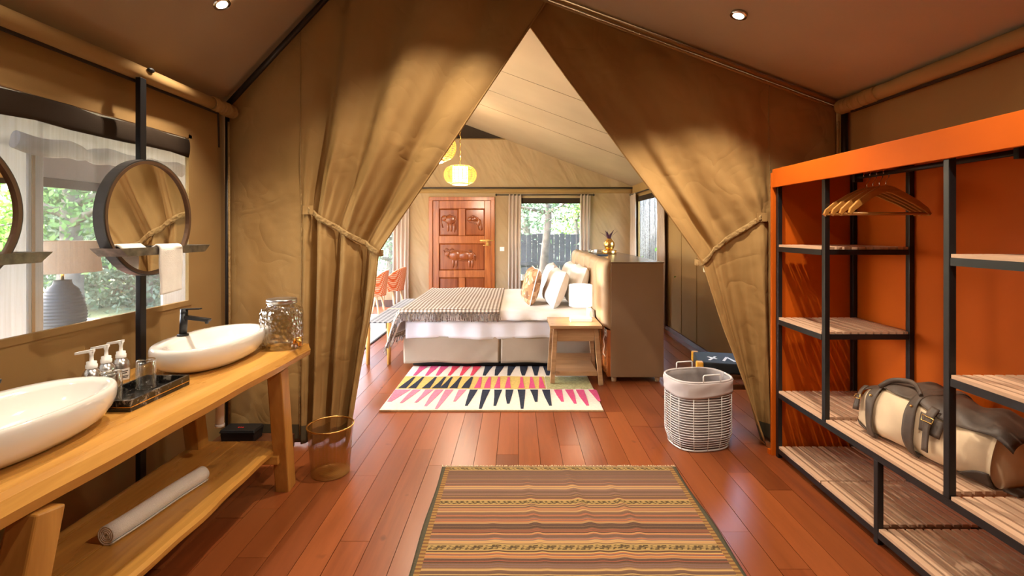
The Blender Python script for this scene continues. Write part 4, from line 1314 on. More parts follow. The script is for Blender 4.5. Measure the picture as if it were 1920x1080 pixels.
m.box(1.845, 1.891, 1.785, 1.805, 1.715, 1.824); m.box(1.845, 1.891, 2.655, 2.672, 1.715, 1.824)
m.build('hanging_rail', 'blackmetal', wd)
MB().box(WX0 + P_, WX1 - P_, 2.66, 2.684, 1.79, 1.824).build('crossbar', 'blackmetal', wd)

# ---------------------------------------------------------------- hangers
def hanger(label, y, rz):
    t = thing('coat_hanger', label, 'hanger', (1.868, y, 1.742), rz, 'wooden hangers on the wardrobe rail')
    # local x = width of the hanger
    m = MB()
    up = [(-0.225, -0.205), (-0.215, -0.180), (-0.17, -0.142), (-0.10, -0.100), (-0.04, -0.070), (0, -0.062), (0.04, -0.070), (0.10, -0.100), (0.17, -0.142), (0.215, -0.180), (0.225, -0.205)]
    lo = [(0.215, -0.215), (0.19, -0.192), (0.14, -0.160), (0.08, -0.128), (0.03, -0.104), (0, -0.098), (-0.03, -0.104), (-0.08, -0.128), (-0.14, -0.160), (-0.19, -0.192), (-0.215, -0.215)]
    bow = lambda x: 0.022 * math.cos(x / 0.225 * PI / 2) - 0.018
    n = len(up)
    vs = []; fs = []
    for k in range(n):
        xu, zu = up[k]; xl, zl = lo[n - 1 - k]
        b = bow(xu)
        vs += [(xu, b - 0.007, zu), (xu, b + 0.007, zu), (xl, b + 0.007, zl), (xl, b - 0.007, zl)]
    for k in range(n - 1):
        for i in range(4):
            j = (i + 1) % 4
            fs.append((k * 4 + i, k * 4 + j, (k + 1) * 4 + j, (k + 1) * 4 + i))
    fs += [(0, 1, 2, 3), tuple(reversed([(n - 1) * 4 + i for i in range(4)]))]
    m.add(vs, fs).build('shoulders', 'hangerwood', t, local=True, bev=0.003)
    MB().tube([(-0.208, bow(-0.208), -0.206), (0.208, bow(0.208), -0.206)], 0.006, 10).build('trouser_bar', 'hangerwood', t, local=True)
    pts = [(0.0, 0, -0.066), (0.0, 0, -0.030)] + [(0.018 * math.sin(a), 0, 0.0 + 0.018 * -math.cos(a)) for a in np.linspace(0.4, 1.6 * PI, 14)]
    pts = [(0.0, 0.004, -0.066), (0.0, 0.004, -0.045), (0.012, 0.0, -0.022)] + [(0.0175 * math.cos(a), 0, 0.0175 * math.sin(a)) for a in np.linspace(-0.7, PI + 0.25, 14)]
    MB().tube(pts, 0.0022, 8).build('hook', 'chrome', t, local=True)
    return t
hanger('wooden coat hanger nearest the viewer on the black rail', 2.455, R(6))
hanger('wooden coat hanger second from the viewer on the black rail', 2.50, R(1))
hanger('wooden coat hanger third from the viewer on the black rail', 2.545, R(-4))
hanger('wooden coat hanger farthest from the viewer, at the end of the rail', 2.59, R(-9))

# ---------------------------------------------------------------- duffel bag on the middle shelf
bag = thing('duffel_bag', 'cream canvas duffel bag with dark leather straps on wardrobe shelf', 'bag', (1.900, 2.205, Z2 + 0.0155), R(10))
LB = 0.295
def sec(s):
    e = abs(s) / LB
    w = 0.30 * (1 - 0.18 * e ** 3); h = 0.262 * (1 - 0.14 * e ** 2) + 0.010 * math.sin(s * 17)
    return w, h
def bsurf(s, th, off=0.0):
    w, h = sec(s)
    c, sn = math.cos(th), math.sin(th)
    sag = 0.006 * math.sin(s * 23 + th * 3) + 0.005 * math.sin(s * 41 - th * 5)
    y = -(w / 2 + off + sag) * math.copysign(abs(c) ** 0.72, c)
    z = h / 2 + (h / 2 + off + (sag if sn > 0 else 0)) * math.copysign(abs(sn) ** 0.70, sn)
    # lean: upper half slumps back a little
    y += 0.05 * (z / 0.27)
    return y, max(z, 0.001 + (off if z < 0.004 else 0))
# local frame: length runs along local Y, front faces local -X
def bp(s, th, off=0.0):
    a, z = bsurf(s, th, off)
    return (a, s, z)
m = MB()
NS, NT = 40, 48
ss = np.linspace(-LB, LB, NS + 1)
vs = []
for s in ss:
    for k in range(NT):
        vs.append(bp(s, 2 * PI * k / NT))
fs = [(i * NT + k, i * NT + (k + 1) % NT, (i + 1) * NT + (k + 1) % NT, (i + 1) * NT + k) for i in range(NS) for k in range(NT)]
for e, i in ((-1, 0), (1, NS)):
    b = len(vs)
    cen = np.mean(np.array(vs[i * NT:(i + 1) * NT]), axis=0)
    for f, d in ((0.75, 0.018), (0.4, 0.026)):
        for k in range(NT):
            p = np.array(vs[i * NT + k]); q = cen + (p - cen) * f; q[1] += e * d
            vs.append(tuple(q))
    vs.append((cen[0], cen[1] + e * 0.028, cen[2]))
    for k in range(NT):
        l = (k + 1) % NT
        fs.append((i * NT + k, i * NT + l, b + l, b + k)); fs.append((b + k, b + l, b + NT + l, b + NT + k)); fs.append((b + NT + k, b + NT + l, b + 2 * NT))
m.add(vs, fs, 0, True)
m.build('body', 'bagcanvas', bag, local=True)
def patch(name, s0, s1, t0, t1, off, mat='leather', ns=14, nt=16, solid=0.004, fn=None):
    def f(u, v):
        s = lerp(s0, s1, u); th = lerp(t0, t1, v)
        if fn:
            s, th = fn(s, th, u, v)
        return bp(max(-0.36, min(0.36, s)), th, off)
    return MB().grid(f, ns, nt).build(name, mat, bag, local=True, solid=solid)
# leather top running the length, wider over the near half, with free ends
def flapf(s, th, u, v):
    return s, th
def flap(u, v):
    s = lerp(-0.350, 0.330, u)
    lowf = lerp(0.55, 0.98, sstep(-0.15, 0.30, s)) + 0.05 * math.sin(u * 16)
    th = lerp(lowf, 2.45, v)
    x, y, z = bp(s, th, 0.012)
    e = sstep(0.27, 0.375, abs(s))
    return (x, y, z - 0.022 * e + 0.004 * math.sin(u * 25 + v * 4))
MB().grid(flap, 36, 20).build('leather_flap', 'leather', bag, local=True, solid=0.005)
for s in (0.215, 0.005):
    sp = patch('strap', s - 0.022, s + 0.022, -1.45, 2.6, 0.017, ns=4, nt=40, solid=0.005, fn=lambda s_, th, u, v: (s_ + 0.012 * math.sin(th * 1.3), th))
    for th in (0.50,):
        MB().ball(bp(s + 0.008, th, 0.022), 0.006).build('stud', 'gold', sp, local=True)
# carrying handle arching over the top between the straps
pts = [Vector(bp(lerp(0.215, 0.005, k / 16), 0.95 + 0.35 * math.sin(PI * k / 16), 0.024 + 0.018 * math.sin(PI * k / 16))) for k in range(17)]
MB().tube(pts, 0.012, 8, flat=0.6).build('handle', 'leather', bag, local=True)
# buckled straps
for s, t0, t1 in ((-0.075, 0.80, -0.30), (0.295, 0.95, 0.0)):
    bs = patch('buckle_strap', s - 0.015, s + 0.015, t0, t1, 0.024, ns=3, nt=14, solid=0.005)
    c = [bp(s + a, b, 0.031) for a, b in ((-0.022, 0.42), (0.022, 0.42), (0.022, 0.28), (-0.022, 0.28))]
    MB().tube(c, 0.0025, 6, closed=True).build('buckle', 'gold', bs, local=True)
patch('buckle_pad', -0.125, -0.03, 0.50, 0.02, 0.010, ns=6, nt=8)
# corner patches
def corner(s, th, u, v):
    return s, th - 0.25 * (u - 0.5) ** 2
patch('corner_patch', -0.293, -0.15, -1.25, -0.40, 0.005, ns=10, nt=10, fn=lambda s, th, u, v: (s, lerp(-1.25, lerp(-0.30, -1.15, u ** 2), v)))
patch('corner_patch', 0.20, 0.293, -1.25, -0.50, 0.005, ns=10, nt=10, fn=lambda s, th, u, v: (s, lerp(-1.25, lerp(-1.15, -0.35, u), v)))
MB().box(-0.06, 0.05, -0.355, -0.305, 0.001, 0.010).build('base_tab', 'leather', bag, local=True, bev=0.003)

# ---------------------------------------------------------------- laundry basket
lb = thing('laundry_basket', 'white wire laundry basket with grey cloth liner by right curtain', 'basket', (1.235, 3.325, 0), R(12))
def lfoot(a, s=1.0):
    c, sn = math.cos(a), math.sin(a)
    k = (abs(c) ** 2.8 + abs(sn) ** 2.8) ** (-1 / 2.8)
    return (0.212 * k * c * s, 0.168 * k * sn * s)
H = 0.455
def lp(a, z, extra=0.0):
    s = 0.88 + 0.12 * sstep(0.0, 0.10, z) + extra
    x, y = lfoot(a, s)
    return (x, y, z)
AN = np.linspace(0, 2 * PI, 56, endpoint=False)
wr = MB()
for k in range(22):
    z = 0.012 + k * 0.0166
    wr.tube([lp(a, z) for a in AN], 0.0026, 5, closed=True)
wires = wr.build('wire_rings', 'whitewire', lb, local=True); wires['kind'] = 'stuff'
for k in range(14):
    a = 2 * PI * k / 14 + 0.1
    MB().tube([lp(a, z, 0.006) for z in (0.008, 0.05, 0.12, 0.25, 0.38)], 0.003, 5).build('upright_wire', 'whitewire', lb, local=True)
MB().tube([lp(a, 0.008) for a in AN], 0.005, 6, closed=True).build('base_ring', 'whitewire', lb, local=True)
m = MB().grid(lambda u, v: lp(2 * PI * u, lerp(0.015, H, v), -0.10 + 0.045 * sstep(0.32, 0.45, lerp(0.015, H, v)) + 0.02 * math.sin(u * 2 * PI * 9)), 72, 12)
m.build('liner_bag', 'liner_shaded', lb, local=True, solid=0.002)
m = MB().grid(lambda u, v: lp(2 * PI * u, lerp(H, 0.362 - 0.010 * math.sin(u * 2 * PI * 2), v) + 0.012 * math.sin(PI * v), 0.012 * math.sin(PI * min(1, v * 1.3)) + 0.022 + 0.006 * math.sin(u * 2 * PI * 7 + v * 6)), 96, 10)
m.build('liner_cuff', 'liner', lb, local=True, solid=0.003)
MB().grid(lambda u, v: lp(2 * PI * u, H + 0.010 * math.sin(PI * v), lerp(-0.045, 0.024, v)), 72, 4).build('liner_top', 'liner', lb, local=True, solid=0.002)
for s in (-1, 1):
    y = s * 0.165
    MB().tube([(-0.062, y, H - 0.03), (-0.062, y, H + 0.045), (-0.056, y, H + 0.052), (0.056, y, H + 0.052), (0.062, y, H + 0.045), (0.062, y, H - 0.03)], 0.0045, 8).build('handle', 'whitewire', lb, local=True)

# ---------------------------------------------------------------- low stool with black case behind the right curtain
st = thing('wooden_stool', 'dark wooden stool half hidden behind the right curtain', 'stool', (1.70, 3.70, 0))
MB().box(1.44, 2.02, 3.50, 3.92, 0.375, 0.40).build('seat', 'darkwood', st, bev=0.004)
for x in (1.50, 1.96):
    for y in (3.54, 3.88):
        MB().bar((x, y, 0.374), (x, y, 0.0), 0.05, 0.05, up=(0, 1, 0)).build('leg', 'darkwood', st, bev=0.003)
MB().box(1.42, 1.96, 3.503, 3.525, 0.30, 0.33).build('apron', 'darkwood', st)
MB().tube([(1.30, 3.52, 0.325), (1.56, 3.52, 0.325)], 0.006, 8).build('rail', 'chrome', st)
ca = thing('black_case', 'flat black case with amber corners on the wooden stool', 'case', (1.62, 3.70, 0.401), R(-14))
MB().box(-0.25, 0.25, -0.17, 0.17, 0.0, 0.075).build('body', 'slate', ca, local=True, bev=0.010)
for x, y in ((-0.235, -0.155), (-0.235, 0.155), (0.235, -0.155)):
    MB().box(x - 0.025, x + 0.025, y - 0.025, y + 0.025, -0.0005, 0.0765).build('corner', 'yellow_tag', ca, local=True, bev=0.008)
m = MB()
for k, (a, b) in enumerate((((-0.16, -0.10), (-0.10, 0.02)), ((-0.16, 0.0), (-0.10, -0.05)), ((-0.06, -0.10), (-0.02, 0.02)), ((-0.02, 0.02), (0.02, -0.10)), ((0.05, -0.10), (0.10, 0.02)))):
    m.bar((a[0], a[1], 0.0762), (b[0], b[1], 0.0762), 0.018, 0.0014)
m.build('lettering', 'white_plastic', ca, local=True)

# ---------------------------------------------------------------- striped kilim
kl = thing('striped_rug', 'striped multicoloured woven rug on the floor nearest the viewer', 'rug', (0.254, 2.2065, 0.0))
pr = random.Random(8)
def kz(x, y):
    z = 0.006
    for (cx, cy, w, l, h) in ((0.08, 0.35, 0.022, 0.40, 0.010), (-0.17, 0.25, 0.020, 0.35, 0.008), (0.30, 0.30, 0.020, 0.26, 0.010), (0.22, -0.05, 0.03, 0.2, 0.007), (-0.35, 0.0, 0.03, 0.2, 0.005), (0.45, -0.2, 0.03, 0.2, 0.005)):
        z += h * math.exp(-((x - cx + 0.1 * (y - cy)) / w) ** 2 - ((y - cy) / l) ** 2)
    return z
def kfn(u, v):
    x = lerp(-0.712, 0.712, u); y = lerp(-0.72, 0.762, v)
    e = 0.006 * math.sin(y * 9)
    return (x + e * (1 if u > .5 else -0.6), y, kz(x, y) if 0 < u < 1 and 0 < v < 1 else 0.003)
MB().grid(kfn, 110, 60).build('weave', 'kilim', kl, local=True, solid=0.004)
m = MB()
for k in range(230):
    x = lerp(-0.71, 0.71, k / 229) + pr.uniform(-.002, .002)
    l = pr.uniform(0.012, 0.024)
    m.tube([(x, 0.760, 0.006), (x + pr.uniform(-.006, .006), 0.760 + l, 0.004)], 0.0022, 4)
o = m.build('fringe', 'kilim_fringe', kl, local=True); o['kind'] = 'stuff'

# ================================================================ BEDROOM
# ---------------------------------------------------------------- patterned rug beside the bed
pg = thing('patterned_rug', 'cream rug with pink, navy and mustard wedges beside the bed', 'rug', (-0.2075, 4.515, 0))
GX0, GX1, GY0, GY1 = -1.105, 0.690, 3.885, 5.145
MB().box(GX0, GX1, GY0, GY1, 0.001, 0.014).build('pile', 'pile_cream', pg, bev=0.004)
MB().box(GX0, GX1, GY0 - 0.006, GY0, 0.001, 0.012).build('binding', 'pile_edge', pg)
def wavy(x0, x1, y0, y1, mat, name='band'):
    m = MB()
    n = 30
    lo = [(lerp(x0, x1, k / n), y0 + 0.008 * math.sin(k * 0.7)) for k in range(n + 1)]
    hi = [(lerp(x0, x1, k / n), y1 + 0.008 * math.sin(k * 0.6 + 1)) for k in range(n + 1)]
    vs = [(a, b, 0.0165) for a, b in lo] + [(a, b, 0.0165) for a, b in hi] + [(a, b, 0.010) for a, b in lo] + [(a, b, 0.010) for a, b in hi]
    k1 = n + 1
    fs = [(k, k + 1, k1 + k + 1, k1 + k) for k in range(n)] + [(2 * k1 + k, 2 * k1 + k + 1, k + 1, k) for k in range(n)] + [(k1 + k, k1 + k + 1, 3 * k1 + k + 1, 3 * k1 + k) for k in range(n)]
    return m.add(vs, fs).build(name, mat, pg)
wavy(GX0 + 0.005, GX1 - 0.43, 4.395, 4.765, 'pile_yellow')
wavy(GX1 - 0.42, GX1 - 0.004, 4.392, 4.762, 'pile_faded')
pr = random.Random(77)
def wedge(xw, yw, xn, yn, ww, wn, mat, z=0.0175):
    """wide end (xw, yw), narrow end (xn, yn)"""
    m = MB()
    mid = 0.45
    xm_, ym_ = lerp(xw, xn, mid), lerp(yw, yn, mid)
    wm = lerp(ww, wn, mid) * pr.uniform(0.85, 1.12)
    p = [(xw - ww / 2, yw), (xm_ - wm / 2 + pr.uniform(-.006, .006), ym_), (xn - wn / 2, yn), (xn + wn / 2, yn), (xm_ + wm / 2, ym_), (xw + ww / 2, yw)]
    if yn < yw:
        p = p[::-1]
    p = p[::-1]
    m.prism(p, lambda a, b: (a, b, z), (0, 0, -0.006))
    return m.build('motif', mat, pg)
f1 = [205, 270, 350, 450, 530, 610, 715, 805, 905, 1000, 1090, 1185, 1285, 1380, 1475, 1565, 1650, 1750]
for k, zx in enumerate(f1):
    X = (700 + zx / 4.267 - 970) * 4.385 / 910
    mat = 'pile_lightpink' if k < 7 else 'pile_navy' if k < 14 else 'pile_pink'
    tip = pr.uniform(3.96, 4.10) if k not in (8, 11, 5) else 3.905
    lean = max(lerp(-0.075, 0.015, min(1, k / 13)), GX0 + 0.02 - X)
    X = max(X, GX0 + 0.04)
    wedge(X, 4.375, X + lean, tip, 0.072, 0.022, mat, 0.0158)
f2 = [230, 310, 420, 500, 560, 640, 735, 830, 910, 990, 1075, 1185, 1270, 1350]
for k, zx in enumerate(f2):
    X = (700 + zx / 4.267 - 970) * 4.41 / 910 + 0.0
    mat = 'pile_navy' if k < 7 else 'pile_pink'
    lean = lerp(0.02, 0.0, k / 13)
    wedge(X, 4.41, X + lean + 0.02 * (k < 7), 4.745, 0.072 if k < 7 else 0.058, 0.020, mat, 0.0185)
f3 = [400, 490, 570, 660, 750, 830, 925, 1015, 1110, 1205, 1300, 1390, 1480]
for k, zx in enumerate(f3):
    X = (700 + zx / 4.267 - 970) * 5.1 / 910
    mat = 'pile_red' if 2 < k < 6 else 'pile_pink' if k < 6 else 'pile_navy'
    wedge(X, 5.135, X - 0.03 + 0.02 * (k > 8), 4.80, 0.085, 0.03, mat, 0.0158)

# ---------------------------------------------------------------- bed
BX0, BX1, BY0, BY1 = -1.19, 0.80, 5.10, 6.90
bed = thing('double_bed', 'double bed with white linen and taupe valance against the headboard', 'bed', (-0.2, 6.0, 0))
MB().box(BX0 + 0.08, BX1, BY0 + 0.07, BY1 - 0.07, 0.018, 0.32).build('base', 'blackmatte', bed)
MB().box(BX0 + 0.01, BX1, BY0 + 0.01, BY1 - 0.01, 0.321, 0.575).build('mattress', 'sheet', bed, bev=0.05)
def skirt(x0, x1, y, sd):
    pr_ = random.Random(sd); a, b = pr_.uniform(0, 6), pr_.uniform(0, 6)
    def fn(u, v):
        w = 0.004 * math.sin(u * 7 + a) * v + 0.006 * math.sin(u * 26 + 9 * v + b) * v * u * u + 0.005 * math.sin(u * 13 - 5 * v + b) * v
        return (lerp(x0, x1, u) + 0.01 * v * math.sin(u * 5 + a), y - w - 0.008 * v, lerp(0.335, 0.062 + 0.006 * math.sin(u * 9 + b), v))
    return MB().grid(fn, 60, 10)
skirt(BX0 - 0.005, -0.190, BY0 - 0.004, 1).build('valance', 'taupe', bed, solid=0.004)
skirt(-0.168, BX1, BY0 - 0.004, 2).build('valance', 'taupe', bed, solid=0.004)
MB().grid(lambda u, v: (BX0 - 0.004 - 0.02 * v * abs(math.sin(u * 14)), lerp(BY0 - 0.004, BY1, u), lerp(0.335, 0.058, v)), 60, 6).build('valance', 'taupe', bed, solid=0.004)
MB().box(-0.25, -0.10, BY0 + 0.012, BY0 + 0.018, 0.07, 0.335).build('pleat', 'taupe', bed)

def draped(a0, a1, b0, b1, xf, yf_, yb_, ztop, thick, ripple, sd, xr=None):
    """cloth laid over the mattress: a along x, b along y; hangs over foot (x < xf), front and back"""
    pr_ = random.Random(sd); p1, p2 = pr_.uniform(0, 6), pr_.uniform(0, 6)
    def fn(u, v):
        a, b = lerp(a0, a1, u), lerp(b0, b1, v)
        oa = max(0, xf - a); ob = max(0, yf_ - b); oc = max(0, b - yb_)
        soft = lambda d: 0.045 * (1 - math.exp(-d * 14))
        x = max(a, xf) - soft(oa) - 0.10 * oa
        y = min(max(b, yf_), yb_) - soft(ob) - 0.04 * ob + soft(oc)
        fl = math.exp(-max(0, b - b0) / 0.22)
        x -= 0.16 * oa * fl; y -= 0.20 * oa * fl
        drop = oa * (1 - 0.12 * fl) + ob + oc
        rd = 0.03
        z = ztop - (drop - rd * (1 - math.exp(-drop / rd)))
        z += ripple * (math.sin(a * 9 + p1) * math.sin(b * 7 + p2)) * (1 if drop < 0.02 else 0.2)
        if ob > 0.02 or oc > 0.02:
            y -= ripple * 2.0 * math.sin(a * 21 + p1) * min(1, ob * 9)
        if oa > 0.02:
            x -= ripple * 2.5 * math.sin(b * 13 + p2) * min(1, oa * 6)
        return (x, y, z)
    return fn
MB().grid(draped(BX0 - 0.30, BX1 + 0.005, BY0 - 0.135, BY1 + 0.135, BX0 - 0.005, BY0 - 0.012, BY1 + 0.012, 0.605, 0.02, 0.006, 3), 90, 90).build('duvet', 'linen', bed, solid=0.018)
MB().grid(lambda u, v: (lerp(BX0 + 0.02, BX1, u), BY0 - 0.012 - 0.010 * math.sin(u * 21) * v - 0.006 * math.sin(u * 47 + 2), lerp(0.50, 0.318 + 0.010 * math.sin(u * 11), v)), 80, 6).build('sheet_edge', 'sheet', bed, solid=0.006)

# gingham throw with fringe
th = thing('gingham_throw', 'brown and white gingham throw with fringe over the bed foot', 'blanket', (-0.7, 6.0, 0.62))
A0, A1, B0, B1 = BX0 - 0.40, -0.185, BY0 - 0.100, BY1 + 0.10
tf = draped(A0, A1, B0, B1, BX0 - 0.022, BY0 - 0.030, BY1 + 0.03, 0.628, 0.01, 0.006, 3)
MB().grid(tf, 90, 90, uvfn=lambda u, v: (u * (A1 - A0), v * (B1 - B0))).build('cloth', 'gingham', th, solid=0.007)
m = MB(); pr = random.Random(6)
def tassel(u, v, L, dirn):
    p = Vector(tf(u, v)); 
    q = p + Vector((pr.uniform(-.018, .018) + dirn[0] * 0.02, dirn[1] * 0.012 - 0.004, -L))
    m.tube([p, p.lerp(q, .5) + Vector((pr.uniform(-.006, .006), -0.003, 0)), q], 0.0042, 4)
for k in range(120):
    tassel(k / 119, 0.0, pr.uniform(0.05, 0.085), (0, -1))
    tassel(k / 119, 1.0, pr.uniform(0.03, 0.05), (0, 1))
    tassel(0.0, k / 119, pr.uniform(0.05, 0.08), (-1, 0))
o = m.build('fringe', 'fringe_dark', th); o['kind'] = 'stuff'

# pillows
def pillow(name, label, cx, cy, z, w, h, t, lean, rz, mat, piping=None, group='pillows on the bed'):
    o = thing(name, label, 'pillow', (cx, cy, z), rz, group)
    def face(sg):
        def fn(u, v):
            a, b = 2 * u - 1, 2 * v - 1
            pinch = 1 - 0.07 * (a * a) * (1 - b * b) - 0.0
            ya = a * (1 - 0.06 * (1 - abs(b)) ** 1) * w / 2
            zb = b * (1 - 0.06 * (1 - abs(a)) ** 1) * h / 2
            th_ = t / 2 * (max(0, (1 - a ** 4)) * max(0, (1 - b ** 4))) ** 0.5 * (1 + 0.05 * math.sin(7 * a + 5 * b))
            p = Vector((sg * th_, ya, zb + h / 2))
            p = Matrix.Rotation(lean, 3, 'Y') @ p
            return tuple(p)
        return fn
    mm = MB().grid(face(-1), 18, 18).grid(face(1), 18, 18)
    mm.build('cover', mat, o, local=True)
    if piping:
        edge = []
        f = face(0)
        for k in range(20): edge.append(f(k / 20, 0))
        for k in range(20): edge.append(f(1, k / 20))
        for k in range(20): edge.append(f(1 - k / 20, 1))
        for k in range(20): edge.append(f(0, 1 - k / 20))
        MB().tube(edge, 0.006, 6, closed=True).build('piping', piping, o, local=True)
    return o
ZB = 0.612
pillow('bed_pillow', 'white pillow against the headboard behind the white table lamp', 0.60, 5.60, ZB, 0.70, 0.46, 0.19, R(20), 0, 'linen')
pillow('bed_pillow', 'white pillow leaning in front, next to the brown cushion', 0.36, 5.52, ZB, 0.66, 0.42, 0.20, R(20), R(4), 'linen')
pillow('bed_pillow', 'white pillow at the window side of the headboard', 0.59, 6.42, ZB, 0.70, 0.44, 0.19, R(20), 0, 'linen')
pillow('bed_pillow', 'white pillow leaning in front at the window side', 0.35, 6.38, ZB, 0.66, 0.42, 0.19, R(18), R(-3), 'linen')
pillow('print_cushion', 'brown patterned cushion with white piping in front of the pillows', 0.11, 5.60, ZB, 0.50, 0.42, 0.17, R(14), R(6), 'brownprint', 'white_plastic')

# ---------------------------------------------------------------- headboard cabinet
hb = thing('headboard', 'brown headboard cabinet with padded tan panels behind the bed', 'headboard', (1.1, 5.95, 0))
HX0, HX1, HY0, HY1, HZ = 0.888, 1.392, 4.61, 7.30, 1.150
MB().box(HX0, HX1, HY0, HY1, 0.055, HZ - 0.012).build('carcass', 'cabinet', hb, bev=0.004)
MB().box(HX0, HX1 + 0.004, HY0 - 0.004, HY1, HZ - 0.0115, HZ).build('top', 'cabtop', hb, bev=0.003)
MB().box(HX0 - 0.030, HX0 - 0.001, HY0 + 0.005, HY1, 0.060, 0.50).build('lower_board', 'doorwood', hb)
npan = 6
for k in range(npan):
    a = lerp(HY0 + 0.004, HY1, k / npan); b = lerp(HY0 + 0.004, HY1, (k + 1) / npan) - 0.004
    z0, z1, y0_, y1_ = 0.505, HZ + 0.022, a, b
    def pf(u, v, a=a, b=b):
        s = 2 * u - 1; w = 2 * v - 1
        d = (max(0, 1 - abs(s) ** 7) * max(0, 1 - abs(w) ** 9)) ** 0.5
        return (HX0 - 0.0015 - 0.082 * d, lerp(a, b, u), lerp(0.505, HZ + 0.020, v))
    MB().grid(pf, 24, 24).build('padded_panel', 'headleather', hb, solid=0.003)
for x in (0.93, 1.345):
    for y in (HY0 + 0.06, HY1 - 0.06):
        MB().lathe([(0.001, 0), (0.022, 0), (0.028, 0.054), (0.001, 0.055)], 14, (x, y, 0)).build('foot', 'palewood', hb)
sk = MB().box(HX0 - 0.036, HX0 - 0.0305, HY0 + 0.05, HY0 + 0.14, 0.43, 0.50).build('socket', 'white_plastic', hb, bev=0.002)
m = MB()
for dz in (0.45, 0.478):
    m.box(HX0 - 0.0375, HX0 - 0.0362, HY0 + 0.075, HY0 + 0.115, dz, dz + 0.012)
m.build('socket_hole', 'blackmatte', sk)
MB().tube([(HX0 - 0.042, HY0 + 0.09, 0.44), (HX0 - 0.055, HY0 + 0.08, 0.40), (HX0 - 0.05, HY0 + 0.06, 0.34), (HX0 - 0.06, HY0 + 0.07, 0.27), (HX0 - 0.045, HY0 + 0.05, 0.24)], 0.004, 6).build('cable', 'white_plastic', hb)

# vase and things on top
vz = thing('gold_vase', 'round gold vase with dark plum leaves on the headboard', 'vase', (1.165, 6.15, HZ + 0.052))
MB().lathe([(0.001, 0), (0.034, 0), (0.056, 0.022), (0.070, 0.060), (0.066, 0.096), (0.046, 0.126), (0.030, 0.136), (0.030, 0.146), (0.024, 0.146), (0.024, 0.120), (0.001, 0.118)], 28).build('pot', 'gold', vz, local=True)
pr = random.Random(13)
for k in range(9):
    a = 2 * PI * k / 9 + pr.uniform(-.2, .2); l = pr.uniform(0.10, 0.16); sp_ = pr.uniform(0.03, 0.13)
    def lf(u, v, a=a, l=l, sp_=sp_):
        w = 0.011 * math.sin(PI * min(1, 0.12 + 0.88 * v))
        r = 0.008 + sp_ * v ** 1.4
        cx, cy = r * math.cos(a), r * math.sin(a)
        return (cx - (u - .5) * 2 * w * math.sin(a), cy + (u - .5) * 2 * w * math.cos(a), 0.125 + l * v - 0.03 * v * v * sp_ * 8)
    MB().grid(lf, 2, 8).build('leaf', 'plum', vz, local=True, solid=0.002)
gd = MB().lathe([(0.001, 0), (0.088, 0), (0.092, 0.004), (0.092, 0.046), (0.088, 0.050), (0.001, 0.050)], 36).build('brass_tin', 'gold')
gd.location = (1.165, 6.15, HZ + 0.001)
tag(gd, 'low round brass tin under the gold vase', 'tin')
gt = thing('glass_dish', 'round mirrored glass dish beside the brass tin on the headboard', 'dish', (1.10, 6.42, HZ + 0.001))
MB().lathe([(0.001, 0), (0.150, 0), (0.155, 0.035), (0.150, 0.035), (0.145, 0.006), (0.001, 0.006)], 40).build('bowl', 'glass', gt, local=True)
MB().tube([(0.153 * math.cos(a), 0.153 * math.sin(a), 0.036) for a in np.linspace(0, 2 * PI, 40, endpoint=False)], 0.004, 6, closed=True).build('rim', 'chrome', gt, local=True)
rm = MB().box(-0.07, 0.07, -0.03, 0.03, 0, 0.016).build('remote_control', 'blackmatte', bev=0.005)
rm.location = (1.00, 5.75, HZ + 0.001); rm.rotation_euler = (0, 0, R(20))
tag(rm, 'small black remote lying on the headboard top', 'remote')

# ---------------------------------------------------------------- nightstand and lamp
ns = thing('nightstand', 'splay-legged wooden nightstand between the bed and patterned rug', 'nightstand', (0.56, 4.78, 0))
NX0, NX1, NY0, NY1, NZ = 0.305, 0.795, 4.53, 4.99, 0.560
MB().box(NX0, NX1, NY0, NY1, NZ - 0.030, NZ).build('top', 'nightwood', ns, bev=0.004)
for tx, bx_ in ((NX0 + 0.055, NX0 + 0.022), (NX1 - 0.055, NX1 - 0.012)):
    for ty, by_ in ((NY0 + 0.05, NY0 + 0.02), (NY1 - 0.05, NY1 - 0.02)):
        MB().bar((tx, ty, NZ - 0.031), (bx_, by_, 0.0185 if (bx_ < 0.6 or by_ < 4.6) and GX0 < bx_ < GX1 else 0.001), 0.042, 0.038, up=(0, 1, 0)).build('leg', 'nightwood', ns, bev=0.003)
dw = MB().box(NX0 + 0.070, NX1 - 0.070, NY0 + 0.04, NY1 - 0.05, NZ - 0.155, NZ - 0.031).build('drawer', 'nightwood', ns, bev=0.003)
MB().box(NX0 + 0.055, NX1 - 0.050, NY0 + 0.04, NY1 - 0.05, 0.110, 0.128).build('shelf', 'nightwood', ns, bev=0.002)
MB().box(NX0 + 0.052, NX1 - 0.046, NY0 + 0.020, NY0 + 0.040, 0.086, 0.128).build('rail', 'nightwood', ns, bev=0.002)
MB().box(NX0 + 0.052, NX1 - 0.046, NY1 - 0.05, NY1 - 0.03, 0.110, 0.200).build('rail', 'nightwood', ns, bev=0.002)

